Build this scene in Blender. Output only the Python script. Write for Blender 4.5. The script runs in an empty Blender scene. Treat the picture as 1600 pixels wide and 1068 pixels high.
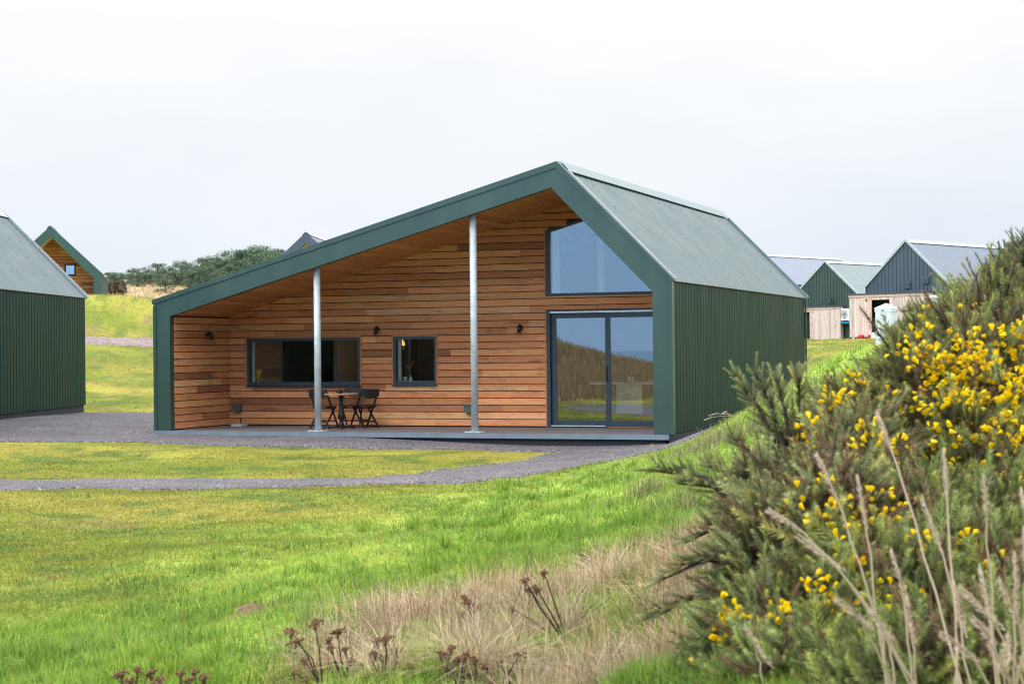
import bpy, math, random
import numpy as np
from mathutils import Vector, Matrix
random.seed(7)
RNG = np.random.default_rng(11)
S = bpy.context.scene
COL = S.collection

# ------------------------------------------------------------------ camera
CAM = np.array([19.4647, -31.0471, 1.6112])
YAW, PIT, ROL, FPX = -0.3549, 0.0044, -0.0099, 2686.3
def basis():
    cy, sy, cp, sp = math.cos(YAW), math.sin(YAW), math.cos(PIT), math.sin(PIT)
    f = np.array([sy*cp, cy*cp, sp]); r = np.array([cy, -sy, 0.0]); u = np.cross(r, f)
    cr, sr = math.cos(ROL), math.sin(ROL)
    return r*cr+u*sr, u*cr-r*sr, f
CR, CU, CF = basis()
GF = np.array([math.sin(YAW), math.cos(YAW)]); GR = np.array([math.cos(YAW), -math.sin(YAW)])
def at(px, py, d):                     # a point of the place: photo pixel and metres along the view axis
    return CAM + CF*d + CR*((px-800)/FPX*d) - CU*((py-534)/FPX*d)
cd = bpy.data.cameras.new('camera'); co = bpy.data.objects.new('camera', cd); COL.objects.link(co)
cd.sensor_width = 36; cd.lens = FPX/1600*36; cd.clip_start = 0.1; cd.clip_end = 9000
M = Matrix.Identity(4)
for i in range(3):
    M[i][0], M[i][1], M[i][2], M[i][3] = CR[i], CU[i], -CF[i], CAM[i]
co.matrix_world = M
cd.dof.use_dof = True; cd.dof.focus_distance = 34; cd.dof.aperture_fstop = 8.5
S.camera = co

# ------------------------------------------------------------------ helpers
def tag(o, label=None, cat=None, group=None, kind=None):
    if label: o['label'] = label
    if cat: o['category'] = cat
    if group: o['group'] = group
    if kind: o['kind'] = kind
    return o
def thing(name, label, cat, loc=(0, 0, 0), rz=0.0, group=None):
    o = bpy.data.objects.new(name, None); COL.objects.link(o)
    o.empty_display_size = 0.2
    o.location = loc; o.rotation_euler = (0, 0, rz)
    return tag(o, label, cat, group)
def copy_tree(o, parent=None):
    c = o.copy(); COL.objects.link(c)
    if parent: c.parent = parent
    for ch in list(o.children): copy_tree(ch, c)
    return c
def np_mesh(name, verts, faces_flat, counts, mats, parent=None, colors=None, smooth=False, mi=None):
    me = bpy.data.meshes.new(name)
    nv = len(verts); nf = len(counts)
    me.vertices.add(nv); me.vertices.foreach_set('co', np.ascontiguousarray(verts, dtype=np.float32).ravel())
    me.loops.add(len(faces_flat)); me.loops.foreach_set('vertex_index', np.ascontiguousarray(faces_flat, dtype=np.int32).ravel())
    me.polygons.add(nf)
    st = np.zeros(nf, dtype=np.int32); st[1:] = np.cumsum(counts)[:-1]
    me.polygons.foreach_set('loop_start', st); me.polygons.foreach_set('loop_total', np.asarray(counts, dtype=np.int32))
    if mi is not None: me.polygons.foreach_set('material_index', np.asarray(mi, dtype=np.int32))
    me.polygons.foreach_set('use_smooth', np.full(nf, bool(smooth)))
    if colors is not None:
        a = me.color_attributes.new('Col', 'FLOAT_COLOR', 'POINT')
        c = np.ones((nv, 4), dtype=np.float32); c[:, :colors.shape[1]] = colors
        a.data.foreach_set('color', c.ravel())
    me.update(calc_edges=True); me.validate()
    for m in (mats if isinstance(mats, (list, tuple)) else [mats]): me.materials.append(m)
    o = bpy.data.objects.new(name, me); COL.objects.link(o)
    if parent is not None: o.parent = parent
    return o
class MB:
    def __init__(s): s.v = []; s.f = []; s.m = []; s.c = []; s.col = (1, 1, 1, 0)
    def vert(s, p): s.v.append(tuple(p)); s.c.append(s.col); return len(s.v)-1
    def face(s, idx, m=0): s.f.append(tuple(idx)); s.m.append(m)
    def poly(s, pts, m=0): s.face([s.vert(p) for p in pts], m)
    def box(s, a, b, m=0):
        x0, y0, z0 = a; x1, y1, z1 = b
        i = [s.vert(p) for p in ((x0,y0,z0),(x1,y0,z0),(x1,y1,z0),(x0,y1,z0),(x0,y0,z1),(x1,y0,z1),(x1,y1,z1),(x0,y1,z1))]
        for q in ((0,3,2,1),(4,5,6,7),(0,1,5,4),(1,2,6,5),(2,3,7,6),(3,0,4,7)): s.face([i[k] for k in q], m)
        return s
    def hexa(s, p8, m=0):              # eight corners: bottom ring then top ring
        i = [s.vert(p) for p in p8]
        for q in ((0,3,2,1),(4,5,6,7),(0,1,5,4),(1,2,6,5),(2,3,7,6),(3,0,4,7)): s.face([i[k] for k in q], m)
        return s
    def prism_y(s, xz, y0, y1, m=0):   # polygon in XZ (counter-clockwise seen from -y) pushed along y
        n = len(xz)
        a = [s.vert((x, y0, z)) for x, z in xz]; b = [s.vert((x, y1, z)) for x, z in xz]
        s.face(a, m); s.face(b[::-1], m)
        for k in range(n): s.face((a[k], b[k], b[(k+1) % n], a[(k+1) % n]), m)
        return s
    def bar(s, p, q, w, h, m=0, up=(0, 0, 1)):   # rectangular bar between two points
        p = Vector(p); q = Vector(q); d = (q-p).normalized(); u = Vector(up)
        x = d.cross(u)
        if x.length < 1e-4: x = d.cross(Vector((0, 1, 0)))
        x.normalize(); z = x.cross(d).normalized()
        r = [x*(sx*w/2)+z*(sz*h/2) for sx, sz in ((-1,-1),(1,-1),(1,1),(-1,1))]
        i = [s.vert(p+k) for k in r]+[s.vert(q+k) for k in r]
        for t in ((0,1,2,3),(7,6,5,4),(0,4,5,1),(1,5,6,2),(2,6,7,3),(3,7,4,0)): s.face([i[k] for k in t], m)
        return s
    def tube(s, pts, rad, n=8, m=0, cap=True):
        pts = [Vector(p) for p in pts]; rings = []
        for k, p in enumerate(pts):
            d = (pts[min(k+1, len(pts)-1)]-pts[max(k-1, 0)]).normalized()
            x = d.cross(Vector((0.13, 0.21, 1))) if abs(d.z) < 0.95 else d.cross(Vector((0, 1, 0.1)))
            x.normalize(); y = d.cross(x); r = rad[k] if isinstance(rad, (list, tuple)) else rad
            rings.append([s.vert(p+x*(r*math.cos(2*math.pi*j/n))+y*(r*math.sin(2*math.pi*j/n))) for j in range(n)])
        for a, b in zip(rings, rings[1:]):
            for j in range(n): s.face((a[j], a[(j+1) % n], b[(j+1) % n], b[j]), m)
        if cap: s.face(rings[0][::-1], m); s.face(rings[-1], m)
        return s
    def lathe(s, prof, c=(0, 0, 0), n=16, m=0):
        rings = []
        for r, z in prof:
            rings.append([s.vert((c[0]+r*math.cos(2*math.pi*j/n), c[1]+r*math.sin(2*math.pi*j/n), c[2]+z)) for j in range(n)])
        for a, b in zip(rings, rings[1:]):
            for j in range(n): s.face((a[j], a[(j+1) % n], b[(j+1) % n], b[j]), m)
        s.face(rings[0][::-1], m); s.face(rings[-1], m)
        return s
    def build(s, name, mats, parent=None, smooth=False, label=None):
        fl = [k for f in s.f for k in f]
        o = np_mesh(name, np.array(s.v), np.array(fl), [len(f) for f in s.f], mats, parent, np.array(s.c), smooth, s.m)
        if label: o['label'] = label
        return o
def lin(r, g, b): return tuple(((c/255)/12.92 if c/255 <= 0.04045 else ((c/255+0.055)/1.055)**2.4) for c in (r, g, b))

# value noise, vectorised
def vnoise(x, y, seed=0):
    xi = np.floor(x).astype(np.int64); yi = np.floor(y).astype(np.int64); fx = x-xi; fy = y-yi
    def h(a, b):
        n = (a*374761393+b*668265263+seed*974634777) & 0xffffffff
        n = ((n ^ (n >> 13))*1274126177) & 0xffffffff
        return ((n ^ (n >> 16)) & 0xffff)/65535.0
    u = fx*fx*(3-2*fx); v = fy*fy*(3-2*fy)
    return (h(xi, yi)*(1-u)+h(xi+1, yi)*u)*(1-v)+(h(xi, yi+1)*(1-u)+h(xi+1, yi+1)*u)*v
def fbm(x, y, seed=0, o=3):
    t = 0; a = 0.5
    for k in range(o): t = t+a*vnoise(x*2**k, y*2**k, seed+k); a *= 0.5
    return t/(1-0.5**o)

# ------------------------------------------------------------------ materials
def new_mat(name):
    m = bpy.data.materials.new(name); m.use_nodes = True; nt = m.node_tree
    return m, nt, nt.nodes['Principled BSDF'], nt.nodes['Material Output']
def N(nt, t, **kw):
    n = nt.nodes.new(t)
    for k, v in kw.items():
        if k in n.inputs: n.inputs[k].default_value = v
        else: setattr(n, k, v)
    return n
def ramp(nt, fac, stops):
    r = nt.nodes.new('ShaderNodeValToRGB'); e = r.color_ramp.elements
    e[0].position, e[0].color = stops[0][0], (*stops[0][1], 1); e[1].position, e[1].color = stops[-1][0], (*stops[-1][1], 1)
    for p, c in stops[1:-1]:
        k = e.new(p); k.color = (*c, 1)
    nt.links.new(fac, r.inputs[0]); return r.outputs[0]
def mixc(nt, a, b, fac, mode='MIX'):
    n = nt.nodes.new('ShaderNodeMix'); n.data_type = 'RGBA'; n.blend_type = mode
    for sock, v in ((n.inputs[6], a), (n.inputs[7], b), (n.inputs[0], fac)):
        if hasattr(v, 'links'): nt.links.new(v, sock)
        else: sock.default_value = (*v, 1) if isinstance(v, tuple) else v
    return n.outputs[2]
def plain(name, col, rough=0.5, metal=0.0, spec=0.5, var=0.12, scale=6.0, bump=0.0, bscale=60.0, coat=0.0):
    m, nt, p, out = new_mat(name)
    tc = N(nt, 'ShaderNodeTexCoord'); no = N(nt, 'ShaderNodeTexNoise', Scale=scale, Detail=5.0)
    nt.links.new(tc.outputs['Object'], no.inputs['Vector'])
    c = ramp(nt, no.outputs[0], [(0.3, tuple(max(0, k*(1-var)) for k in col)), (0.7, tuple(min(1, k*(1+var)) for k in col))])
    nt.links.new(c, p.inputs['Base Color'])
    rr = N(nt, 'ShaderNodeMapRange'); rr.inputs[1].default_value = 0.3; rr.inputs[2].default_value = 0.7
    rr.inputs[3].default_value = max(0.02, rough*0.85); rr.inputs[4].default_value = min(1, rough*1.15)
    nt.links.new(no.outputs[0], rr.inputs[0]); nt.links.new(rr.outputs[0], p.inputs['Roughness'])
    p.inputs['Metallic'].default_value = metal; p.inputs['Specular IOR Level'].default_value = spec
    p.inputs['Coat Weight'].default_value = coat
    if bump:
        b2 = N(nt, 'ShaderNodeTexNoise', Scale=bscale, Detail=4.0); nt.links.new(tc.outputs['Object'], b2.inputs['Vector'])
        b = N(nt, 'ShaderNodeBump', Strength=bump, Distance=0.02); nt.links.new(b2.outputs[0], b.inputs['Height']); nt.links.new(b.outputs[0], p.inputs['Normal'])
    return m
def sheet_mat(name, col, rough=0.38, spec=0.9, bs=0.25):
    m, nt, p, out = new_mat(name)
    tc = N(nt, 'ShaderNodeTexCoord'); mp = N(nt, 'ShaderNodeMapping'); mp.inputs['Scale'].default_value = (1.2, 1.2, 0.35)
    nt.links.new(tc.outputs['Object'], mp.inputs[0])
    no = N(nt, 'ShaderNodeTexNoise', Scale=1.6, Detail=6.0); nt.links.new(mp.outputs[0], no.inputs['Vector'])
    c = ramp(nt, no.outputs[0], [(0.3, tuple(k*0.86 for k in col)), (0.72, tuple(k*1.14 for k in col))])
    nt.links.new(c, p.inputs['Base Color'])
    rr = N(nt, 'ShaderNodeMapRange'); rr.inputs[1].default_value = 0.3; rr.inputs[2].default_value = 0.7
    rr.inputs[3].default_value = rough-0.06; rr.inputs[4].default_value = rough+0.08
    nt.links.new(no.outputs[0], rr.inputs[0]); nt.links.new(rr.outputs[0], p.inputs['Roughness'])
    p.inputs['Specular IOR Level'].default_value = spec
    n2 = N(nt, 'ShaderNodeTexNoise', Scale=0.9, Detail=2.0); nt.links.new(tc.outputs['Object'], n2.inputs['Vector'])
    b = N(nt, 'ShaderNodeBump', Strength=bs, Distance=0.012); nt.links.new(n2.outputs[0], b.inputs['Height']); nt.links.new(b.outputs[0], p.inputs['Normal'])
    return m
def wood_mat(name, axis, light=1.0):
    """timber boards: colour of each board from the Col attribute, grain stretched along the board, knots and dark weather stains"""
    m, nt, p, out = new_mat(name)
    tc = N(nt, 'ShaderNodeTexCoord'); at_ = N(nt, 'ShaderNodeVertexColor', layer_name='Col')
    off = N(nt, 'ShaderNodeVectorMath', operation='SCALE'); off.inputs['Scale'].default_value = 37.0
    nt.links.new(at_.outputs['Color'], off.inputs[0])
    add = N(nt, 'ShaderNodeVectorMath', operation='ADD'); nt.links.new(tc.outputs['Object'], add.inputs[0]); nt.links.new(off.outputs[0], add.inputs[1])
    def stretched(lo, hi):
        mp = N(nt, 'ShaderNodeMapping'); sc = [hi, hi, hi]; sc['xyz'.index(axis)] = lo
        mp.inputs['Scale'].default_value = sc; nt.links.new(add.outputs[0], mp.inputs[0]); return mp.outputs[0]
    g = N(nt, 'ShaderNodeTexNoise', Scale=1.0, Detail=6.0, Roughness=0.65, Distortion=0.6); nt.links.new(stretched(2.0, 38.0), g.inputs['Vector'])
    grain = ramp(nt, g.outputs[0], [(0.25, (0.62, 0.56, 0.52)), (0.5, (1, 1, 1)), (0.8, (1.12, 1.10, 1.06))])
    c = mixc(nt, at_.outputs['Color'], grain, 1.0, 'MULTIPLY')
    k = N(nt, 'ShaderNodeTexVoronoi', Scale=1.0); nt.links.new(stretched(2.6, 9.0), k.inputs['Vector'])
    kn = ramp(nt, k.outputs['Distance'], [(0.02, (0.28, 0.18, 0.13)), (0.13, (1, 1, 1))])
    c = mixc(nt, c, kn, 0.75, 'MULTIPLY')
    s_ = N(nt, 'ShaderNodeTexNoise', Scale=1.0, Detail=7.0, Roughness=0.7); nt.links.new(stretched(1.1, 5.0), s_.inputs['Vector'])
    st = ramp(nt, s_.outputs[0], [(0.55, (1, 1, 1)), (0.70, (0.42, 0.36, 0.34))])
    c = mixc(nt, c, st, 0.8, 'MULTIPLY')
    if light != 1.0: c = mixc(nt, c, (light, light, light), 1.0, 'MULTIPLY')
    nt.links.new(c, p.inputs['Base Color'])
    p.inputs['Roughness'].default_value = 0.68; p.inputs['Specular IOR Level'].default_value = 0.3
    b = N(nt, 'ShaderNodeBump', Strength=0.35, Distance=0.004); nt.links.new(g.outputs[0], b.inputs['Height']); nt.links.new(b.outputs[0], p.inputs['Normal'])
    return m
def leaf_mat(name, trans=0.3, rough=0.6, spec=0.25, tint=(1, 1, 1)):
    m, nt, p, out = new_mat(name)
    a = N(nt, 'ShaderNodeVertexColor', layer_name='Col')
    c = a.outputs['Color'] if tint == (1, 1, 1) else mixc(nt, a.outputs['Color'], tint, 1.0, 'MULTIPLY')
    nt.links.new(c, p.inputs['Base Color']); p.inputs['Roughness'].default_value = rough; p.inputs['Specular IOR Level'].default_value = spec
    t = N(nt, 'ShaderNodeBsdfTranslucent'); nt.links.new(c, t.inputs['Color'])
    mx = N(nt, 'ShaderNodeMixShader'); mx.inputs[0].default_value = trans
    nt.links.new(p.outputs[0], mx.inputs[1]); nt.links.new(t.outputs[0], mx.inputs[2]); nt.links.new(mx.outputs[0], out.inputs[0])
    return m
def glass_mat(name, refl=0.22, tint=(0.72, 0.78, 0.8)):
    m, nt, p, out = new_mat(name); nt.nodes.remove(p)
    gl = N(nt, 'ShaderNodeBsdfGlossy', Roughness=0.0); gl.inputs['Color'].default_value = (0.93, 0.97, 1.0, 1)
    tr = N(nt, 'ShaderNodeBsdfTransparent'); tr.inputs['Color'].default_value = (*tint, 1)
    fr = N(nt, 'ShaderNodeFresnel', IOR=1.5)
    ad = N(nt, 'ShaderNodeMath', operation='ADD', use_clamp=True); ad.inputs[1].default_value = refl
    nt.links.new(fr.outputs[0], ad.inputs[0])
    tc = N(nt, 'ShaderNodeTexCoord'); no = N(nt, 'ShaderNodeTexNoise', Scale=0.7, Detail=1.0); nt.links.new(tc.outputs['Object'], no.inputs['Vector'])
    b = N(nt, 'ShaderNodeBump', Strength=0.05, Distance=0.01); nt.links.new(no.outputs[0], b.inputs['Height']); nt.links.new(b.outputs[0], gl.inputs['Normal'])
    mx = N(nt, 'ShaderNodeMixShader'); nt.links.new(ad.outputs[0], mx.inputs[0]); nt.links.new(tr.outputs[0], mx.inputs[1]); nt.links.new(gl.outputs[0], mx.inputs[2])
    nt.links.new(mx.outputs[0], out.inputs[0]); return m
def emit_mat(name, col, st):
    m, nt, p, out = new_mat(name); p.inputs['Base Color'].default_value = (*col, 1)
    p.inputs['Emission Color'].default_value = (*col, 1); p.inputs['Emission Strength'].default_value = st; return m

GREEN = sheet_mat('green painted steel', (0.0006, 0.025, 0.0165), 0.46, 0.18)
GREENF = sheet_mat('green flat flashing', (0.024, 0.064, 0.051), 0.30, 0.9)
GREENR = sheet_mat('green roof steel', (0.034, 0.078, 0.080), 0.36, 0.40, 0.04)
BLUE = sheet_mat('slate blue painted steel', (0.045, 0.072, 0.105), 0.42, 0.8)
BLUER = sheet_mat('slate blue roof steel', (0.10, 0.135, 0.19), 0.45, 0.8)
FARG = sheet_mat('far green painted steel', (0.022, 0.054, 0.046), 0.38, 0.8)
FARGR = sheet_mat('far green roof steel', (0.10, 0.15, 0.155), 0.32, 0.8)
PALEM = plain('pale ridge flashing', (0.42, 0.47, 0.50), 0.4, 0.2, 0.6)
RIDGE = plain('grey green ridge flashing', (0.16, 0.23, 0.24), 0.38, 0.1, 0.8)
WOODX = wood_mat('timber boards along x', 'x'); WOODY = wood_mat('timber boards along y', 'y')
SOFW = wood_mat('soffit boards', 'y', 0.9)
PALEW = wood_mat('pale vertical boards', 'z')
GAP = plain('gap membrane and doorway shade', (0.012, 0.010, 0.009), 0.9)
FRAME = plain('anthracite window frame', (0.030, 0.052, 0.078), 0.38, 0.0, 0.5)
GLASS = glass_mat('reflective glazing', 0.16, (0.93, 0.95, 0.95)); GLASSD = glass_mat('clear glazing', 0.02, (0.9, 0.92, 0.9))
STEEL = plain('galvanised steel', (0.52, 0.58, 0.63), 0.55, 0.2, 0.5, 0.16, 9.0, 0.08, 40)
BLACK = plain('black painted timber', (0.014, 0.015, 0.018), 0.45)
BLACKM = plain('black metal', (0.012, 0.013, 0.016), 0.4, 0.2)
DARKPL = plain('dark rubber plinth', (0.018, 0.022, 0.030), 0.7, 0, 0.4, 0.3, 5, 0.3, 20)
DECKM = plain('grey composite decking', (0.14, 0.125, 0.125), 0.6, 0, 0.4, 0.2, 8, 0.15, 70)
DECKF = plain('blue grey deck fascia', (0.16, 0.21, 0.26), 0.5, 0, 0.5, 0.12, 3)
GREYBOX = plain('grey plastic box', (0.07, 0.085, 0.10), 0.5)
CONC = plain('pale concrete', (0.45, 0.46, 0.47), 0.8, 0, 0.3, 0.15, 20, 0.3, 60)
WHITE = plain('white paint', (0.78, 0.80, 0.80), 0.5, 0, 0.4, 0.04)
ALU = plain('bright aluminium track', (0.72, 0.74, 0.76), 0.35, 0.5)
ROOMW = plain('room paint', (0.30, 0.28, 0.26), 0.8, 0, 0.2, 0.05)
ROOMF = plain('room floor oak', (0.16, 0.11, 0.07), 0.5, 0, 0.4, 0.2, 5)
CURT = plain('white curtain cloth', (0.72, 0.74, 0.76), 0.85, 0, 0.1, 0.06)
ISLE = plain('pale island front', (0.86, 0.86, 0.74), 0.5, 0, 0.4, 0.05)
YELL = plain('yellow card', (0.80, 0.42, 0.02), 0.5); STONE = plain('brown stoneware', (0.16, 0.12, 0.09), 0.5)
BOTG = plain('dark bottle glass', (0.012, 0.016, 0.010), 0.1); CLAY = plain('white ceramic', (0.75, 0.77, 0.78), 0.3)
REDM = plain('red plastic', (0.45, 0.02, 0.03), 0.4); BLUEP = plain('bright blue plastic', (0.02, 0.28, 0.62), 0.4)
KIOSK = plain('pale blue grp', (0.62, 0.71, 0.78), 0.45, 0, 0.5, 0.08, 2.5)
TABLEW = wood_mat('table top timber', 'x')
LEAF = leaf_mat('grass blades', 0.38); LEAFG = leaf_mat('gorse spines', 0.15, 0.55); PET = leaf_mat('gorse petals', 0.25, 0.5)
DRYM = leaf_mat('dry straw', 0.25, 0.7); BARK = plain('brown bark', (0.055, 0.040, 0.032), 0.9, 0, 0.2, 0.3, 20, 0.5, 80)
NEED = leaf_mat('pine needles', 0.15, 0.6)

# ------------------------------------------------------------------ terrain
CTRL = [(-2,-1,-.10),(5,-1,-.14),(11,-1,-.2),(13,5,-.17),(12.8,13,-.1),(5,14,0.05),(-3,12,.1),(-2,5,0.0)]
for px, py, d in [(0,690,32.7),(137,645,46),(0,660,38.5),(190,644,46.5),(190,590,57),(190,540,70),(190,527,74),(150,470,80),(190,467,81),(238,488,80),
    (60,466,82),(230,478,95),(230,443,150),(330,443,150),(430,440,150),(100,445,150),(560,440,150),(0,445,130),
    (1300,531,114),(1270,531,111),(1385,550,64),(1330,529,85),(1440,527,83),(1290,575,62),(1270,610,48),(1340,570,55),
    (1110,683,26),(1160,648,23.5),(1230,615,21),(1300,590,19.5),(1400,565,18),(1500,525,16),(1400,1000,5),(1500,800,7),(1580,640,10),
    (0,1068,8),(400,1068,7.6),(800,1068,6.9),(1100,1068,6),(1000,900,10),(1000,800,14),(1000,712,28),(1000,745,21),(1100,725,17.5),(1100,690,24.5),
    (1100,800,12.5),(600,900,10.5),(600,820,15),(600,785,19.5),(300,880,12.5),(300,850,15),(300,770,21),(0,960,10.8),(0,850,15.3),(0,760,23),(760,745,24),
    (1250,760,12),(1250,900,7)]:
    CTRL.append(tuple(at(px, py, d)))
CTRL += [(19.4,-31,.3),(22,-28,.4),(16,-33,.15),(24,-33,.45),(-2.2,-28,1.35),(1.7,-28,-.15),(4,-14,-.06),(2.6,-19,.25),(-6,-28,2.6),(-10,-25,2.8),(5.5,-28,-.1),(8,-33,-.3),(-6,-16,.6),(-14,-40,2.4),(3,-45,-.2),(-2,-8,0.0),
    (12,-45,-.2),(30,-60,-1.5),(-30,-80,-1),(0,-100,-9),(60,-100,-9),(-70,-60,1),(-60,0,1),(60,0,3),(60,-40,2),(40,-10,3),(30,-12,2.6),
    (60,80,3),(30,130,4.5),(-60,130,8),(-30,60,2.2),(-100,60,4),(0,60,1.8),(-10,40,1.2),(0,100,5),(-120,150,8),(100,150,4),(20,30,.9),(33,10,2.6)]
CT = np.array(CTRL, dtype=float)
def _U(r2): return np.where(r2 > 1e-12, 0.5*r2*np.log(np.maximum(r2, 1e-12)), 0)
_n = len(CT); _K = _U(((CT[:, None, :2]-CT[None, :, :2])**2).sum(2))+np.eye(_n)*0.6
_P = np.c_[np.ones(_n), CT[:, :2]]
_A = np.block([[_K, _P], [_P.T, np.zeros((3, 3))]])
_W = np.linalg.solve(_A, np.r_[CT[:, 2], 0, 0, 0])
def tps(x, y):
    out = np.empty(len(x))
    for i in range(0, len(x), 40000):
        a = x[i:i+40000]; b = y[i:i+40000]
        k = _U((a[:, None]-CT[None, :, 0])**2+(b[:, None]-CT[None, :, 1])**2)
        out[i:i+40000] = k@_W[:_n]+_W[_n]+_W[_n+1]*a+_W[_n+2]*b
    return out
def ray_ground(px, py):                # where a photo pixel meets the smooth ground
    for d in np.exp(np.linspace(math.log(4.5), math.log(140), 700)):
        p = at(px, py, d)
        if p[2] <= tps(p[:1], p[1:2])[0]: return p
    return p
def poly_dist(x, y, P, closed=True):
    P = np.asarray(P); d = np.full(len(x), 1e9); ins = np.zeros(len(x), bool); n = len(P)
    for i in range(n if closed else n-1):
        a = P[i]; b = P[(i+1) % n]; e = b-a; L = (e@e)+1e-9
        t = np.clip(((x-a[0])*e[0]+(y-a[1])*e[1])/L, 0, 1)
        d = np.minimum(d, np.hypot(x-a[0]-t*e[0], y-a[1]-t*e[1]))
        if closed:
            c = ((a[1] > y) != (b[1] > y))
            ins ^= c & (x < (b[0]-a[0])*(y-a[1])/((b[1]-a[1]) if abs(b[1]-a[1]) > 1e-9 else 1e-9)+a[0])
    return np.where(ins, -d, d)
g2 = lambda L: [tuple(ray_ground(*p)[:2]) for p in L]
# the long grass of the bank: everything on the viewer's side of this line
BANK = g2([(-260,1010),(-60,968),(120,932),(300,884),(450,835),(600,790),(780,756),(900,734),(1000,713),(1060,698),(1110,682)])
BANK += [tuple(at(1160,648,24)[:2]), tuple(at(1250,600,30)[:2]), (30,2), (45,-10), (60,-60), (10,-60), (4,-40)]
YARD_F = g2([(-150,691),(0,691),(120,690),(250,693),(400,699),(560,702),(700,704),(800,706),(868,708)])
YARD_F += g2([(840,716),(790,724),(730,733),(660,742),(560,749),(450,751),(300,749),(150,752),(0,750),(-200,752)])   # hooks back as the path's far edge
PATH_N = g2([(-200,770),(0,768),(150,764),(300,766),(450,762),(560,759),(660,757),(740,754),(800,748),(860,738),(930,726),(1000,711),(1060,697),(1105,683)])
GRAV_YARD = [tuple(p) for p in YARD_F[:9]]+[(x, y) for x, y in g2([(890,722),(960,715),(1030,702),(1085,686)])]+[(12.9,0.3),(12.6,6),(12.4,14.2),(-0.9,14.2),(-1.2,9)]+g2([(243,645),(190,643.5),(137,645),(60,640),(-150,650)])
GRAV_PATH = [tuple(p) for p in YARD_F[9:]]+[tuple(p) for p in PATH_N[:-2]]+[tuple(p) for p in g2([(1040,700),(960,700),(880,705)])]
HOUSE = [(-.05,-.05),(11.25,-.05),(11.25,13.4),(-.05,13.4)]
TAN = [tuple(at(px, py, d)[:2]) for px, py, d in [(120,470,88),(190,470,88),(245,492,90),(300,480,95),(460,470,100),(640,460,150),(560,430,260),(0,430,260),(-60,470,110)]]
DUNE = [(4.2,-15.5),(0,-13.5),(-6,-12.5),(-16,-14),(-34,-18),(-34,-60),(-4,-60),(4,-40),(5.2,-27)]
ROAD = g2([(100,539.5),(243,540.5),(330,542),(420,543)])+g2([(420,529),(330,528),(243,527.2),(100,526)])
def gravel_d(x, y):
    w = (fbm(x*0.9, y*0.9, 5)-0.5)*0.7
    return np.minimum(poly_dist(x, y, GRAV_YARD), poly_dist(x, y, GRAV_PATH))+w*1.0
def bank_w(x, y):
    d = poly_dist(x, y, BANK)+(fbm(x*0.35, y*0.35, 9)-0.5)*2.6
    return np.clip(0.5-d/2.8, 0, 1)
BARE = [(g2([(425,960)])[0], .24), (g2([(465,955)])[0], .26), (g2([(505,948)])[0], .2), (g2([(772,812)])[0], .36)]
def bare(x, y): 
    k = np.zeros(len(x), bool)
    for (c, r) in BARE: k |= np.hypot((x-c[0])*.8, (y-c[1])*1.0) < r*(.3+1.4*fbm(x*6, y*6, 81))
    return k
def ground_z(x, y):
    x = np.asarray(x, float); y = np.asarray(y, float)
    r = np.hypot(x-5, y-10)
    z = np.clip(tps(x, y), -12, 12)
    k = np.clip((r-190)/160, 0, 1); far = np.where(y < -60, -14, 5.0); z = z*(1-k)+far*k
    b = bank_w(x, y); near = np.clip(1-(r-60)/60, 0.1, 1)
    gd = np.clip((gravel_d(x, y)+0.1)/1.2, 0, 1)
    lump = ((fbm(x*0.42, y*0.42, 21, 2)-0.5)*0.34+(fbm(x*1.5, y*1.5, 31, 2)-0.5)*0.27+(fbm(x*3.6, y*3.6, 33, 2)-0.5)*0.10)*b + ((fbm(x*0.25, y*0.25, 41, 2)-0.5)*0.14+(fbm(x*0.9, y*0.9, 43, 2)-0.5)*0.07)*(1-b)
    return z+lump*near*gd
def ground_col(x, y):
    """natural colour of the turf: mossy yellow lawn, lush bank, straw field"""
    b = bank_w(x, y)[:, None]; n1 = fbm(x*0.22, y*0.22, 51)[:, None]; n2 = fbm(x*1.3, y*1.3, 61)[:, None]; n3 = fbm(x*0.09, y*0.4, 71)[:, None]
    lawn = np.array([0.248, 0.216, 0.050])*np.clip(1.5-n1, 0, 1)+np.array([0.115, 0.155, 0.020])*np.clip(n1-0.1, 0, 1)
    k = np.clip((n3-0.44)*4, 0, .6); lawn = lawn*(1-k)+np.array([0.13, 0.185, 0.026])*k
    bank = np.array([0.165, 0.270, 0.040])*(1-n2)+np.array([0.285, 0.375, 0.075])*n2
    n5 = fbm(x*.55+9, y*.55, 55)[:, None]; n6 = fbm(x*1.9, y*2.3, 58, 2)[:, None]
    lawn = lawn*(.72+.56*n5); worn = np.clip((n6-.66)*7, 0, .75)*np.clip((n5-.4)*4, 0, 1); lawn = lawn*(1-worn)+np.array([.23, .165, .085])*worn
    cl_ = np.clip((fbm(x*1.6, y*1.6, 63, 2)[:, None]-.62)*8, 0, .7); lawn = lawn*(1-cl_)+np.array([.085, .15, .035])*cl_; bank = bank*(.86+.62*n5)
    c = lawn*(1-b)+bank*b
    t = np.clip(0.5-(poly_dist(x, y, TAN)+(n2[:, 0]-0.5)*8)/3, 0, 1)[:, None]
    c = c*(1-t)+np.array([0.42, 0.32, 0.19])*(0.75+0.5*n2)*t
    t = np.clip(0.5-(poly_dist(x, y, DUNE)+(n2[:, 0]-0.5)*3)/1.5, 0, 1)[:, None]
    c = c*(1-t)+np.array([0.27, 0.20, 0.11])*(0.6+0.8*n1)*t
    c = c*(0.82+0.36*n2)
    c[bare(x, y)] = np.array([.17, .115, .075])
    return c
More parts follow.
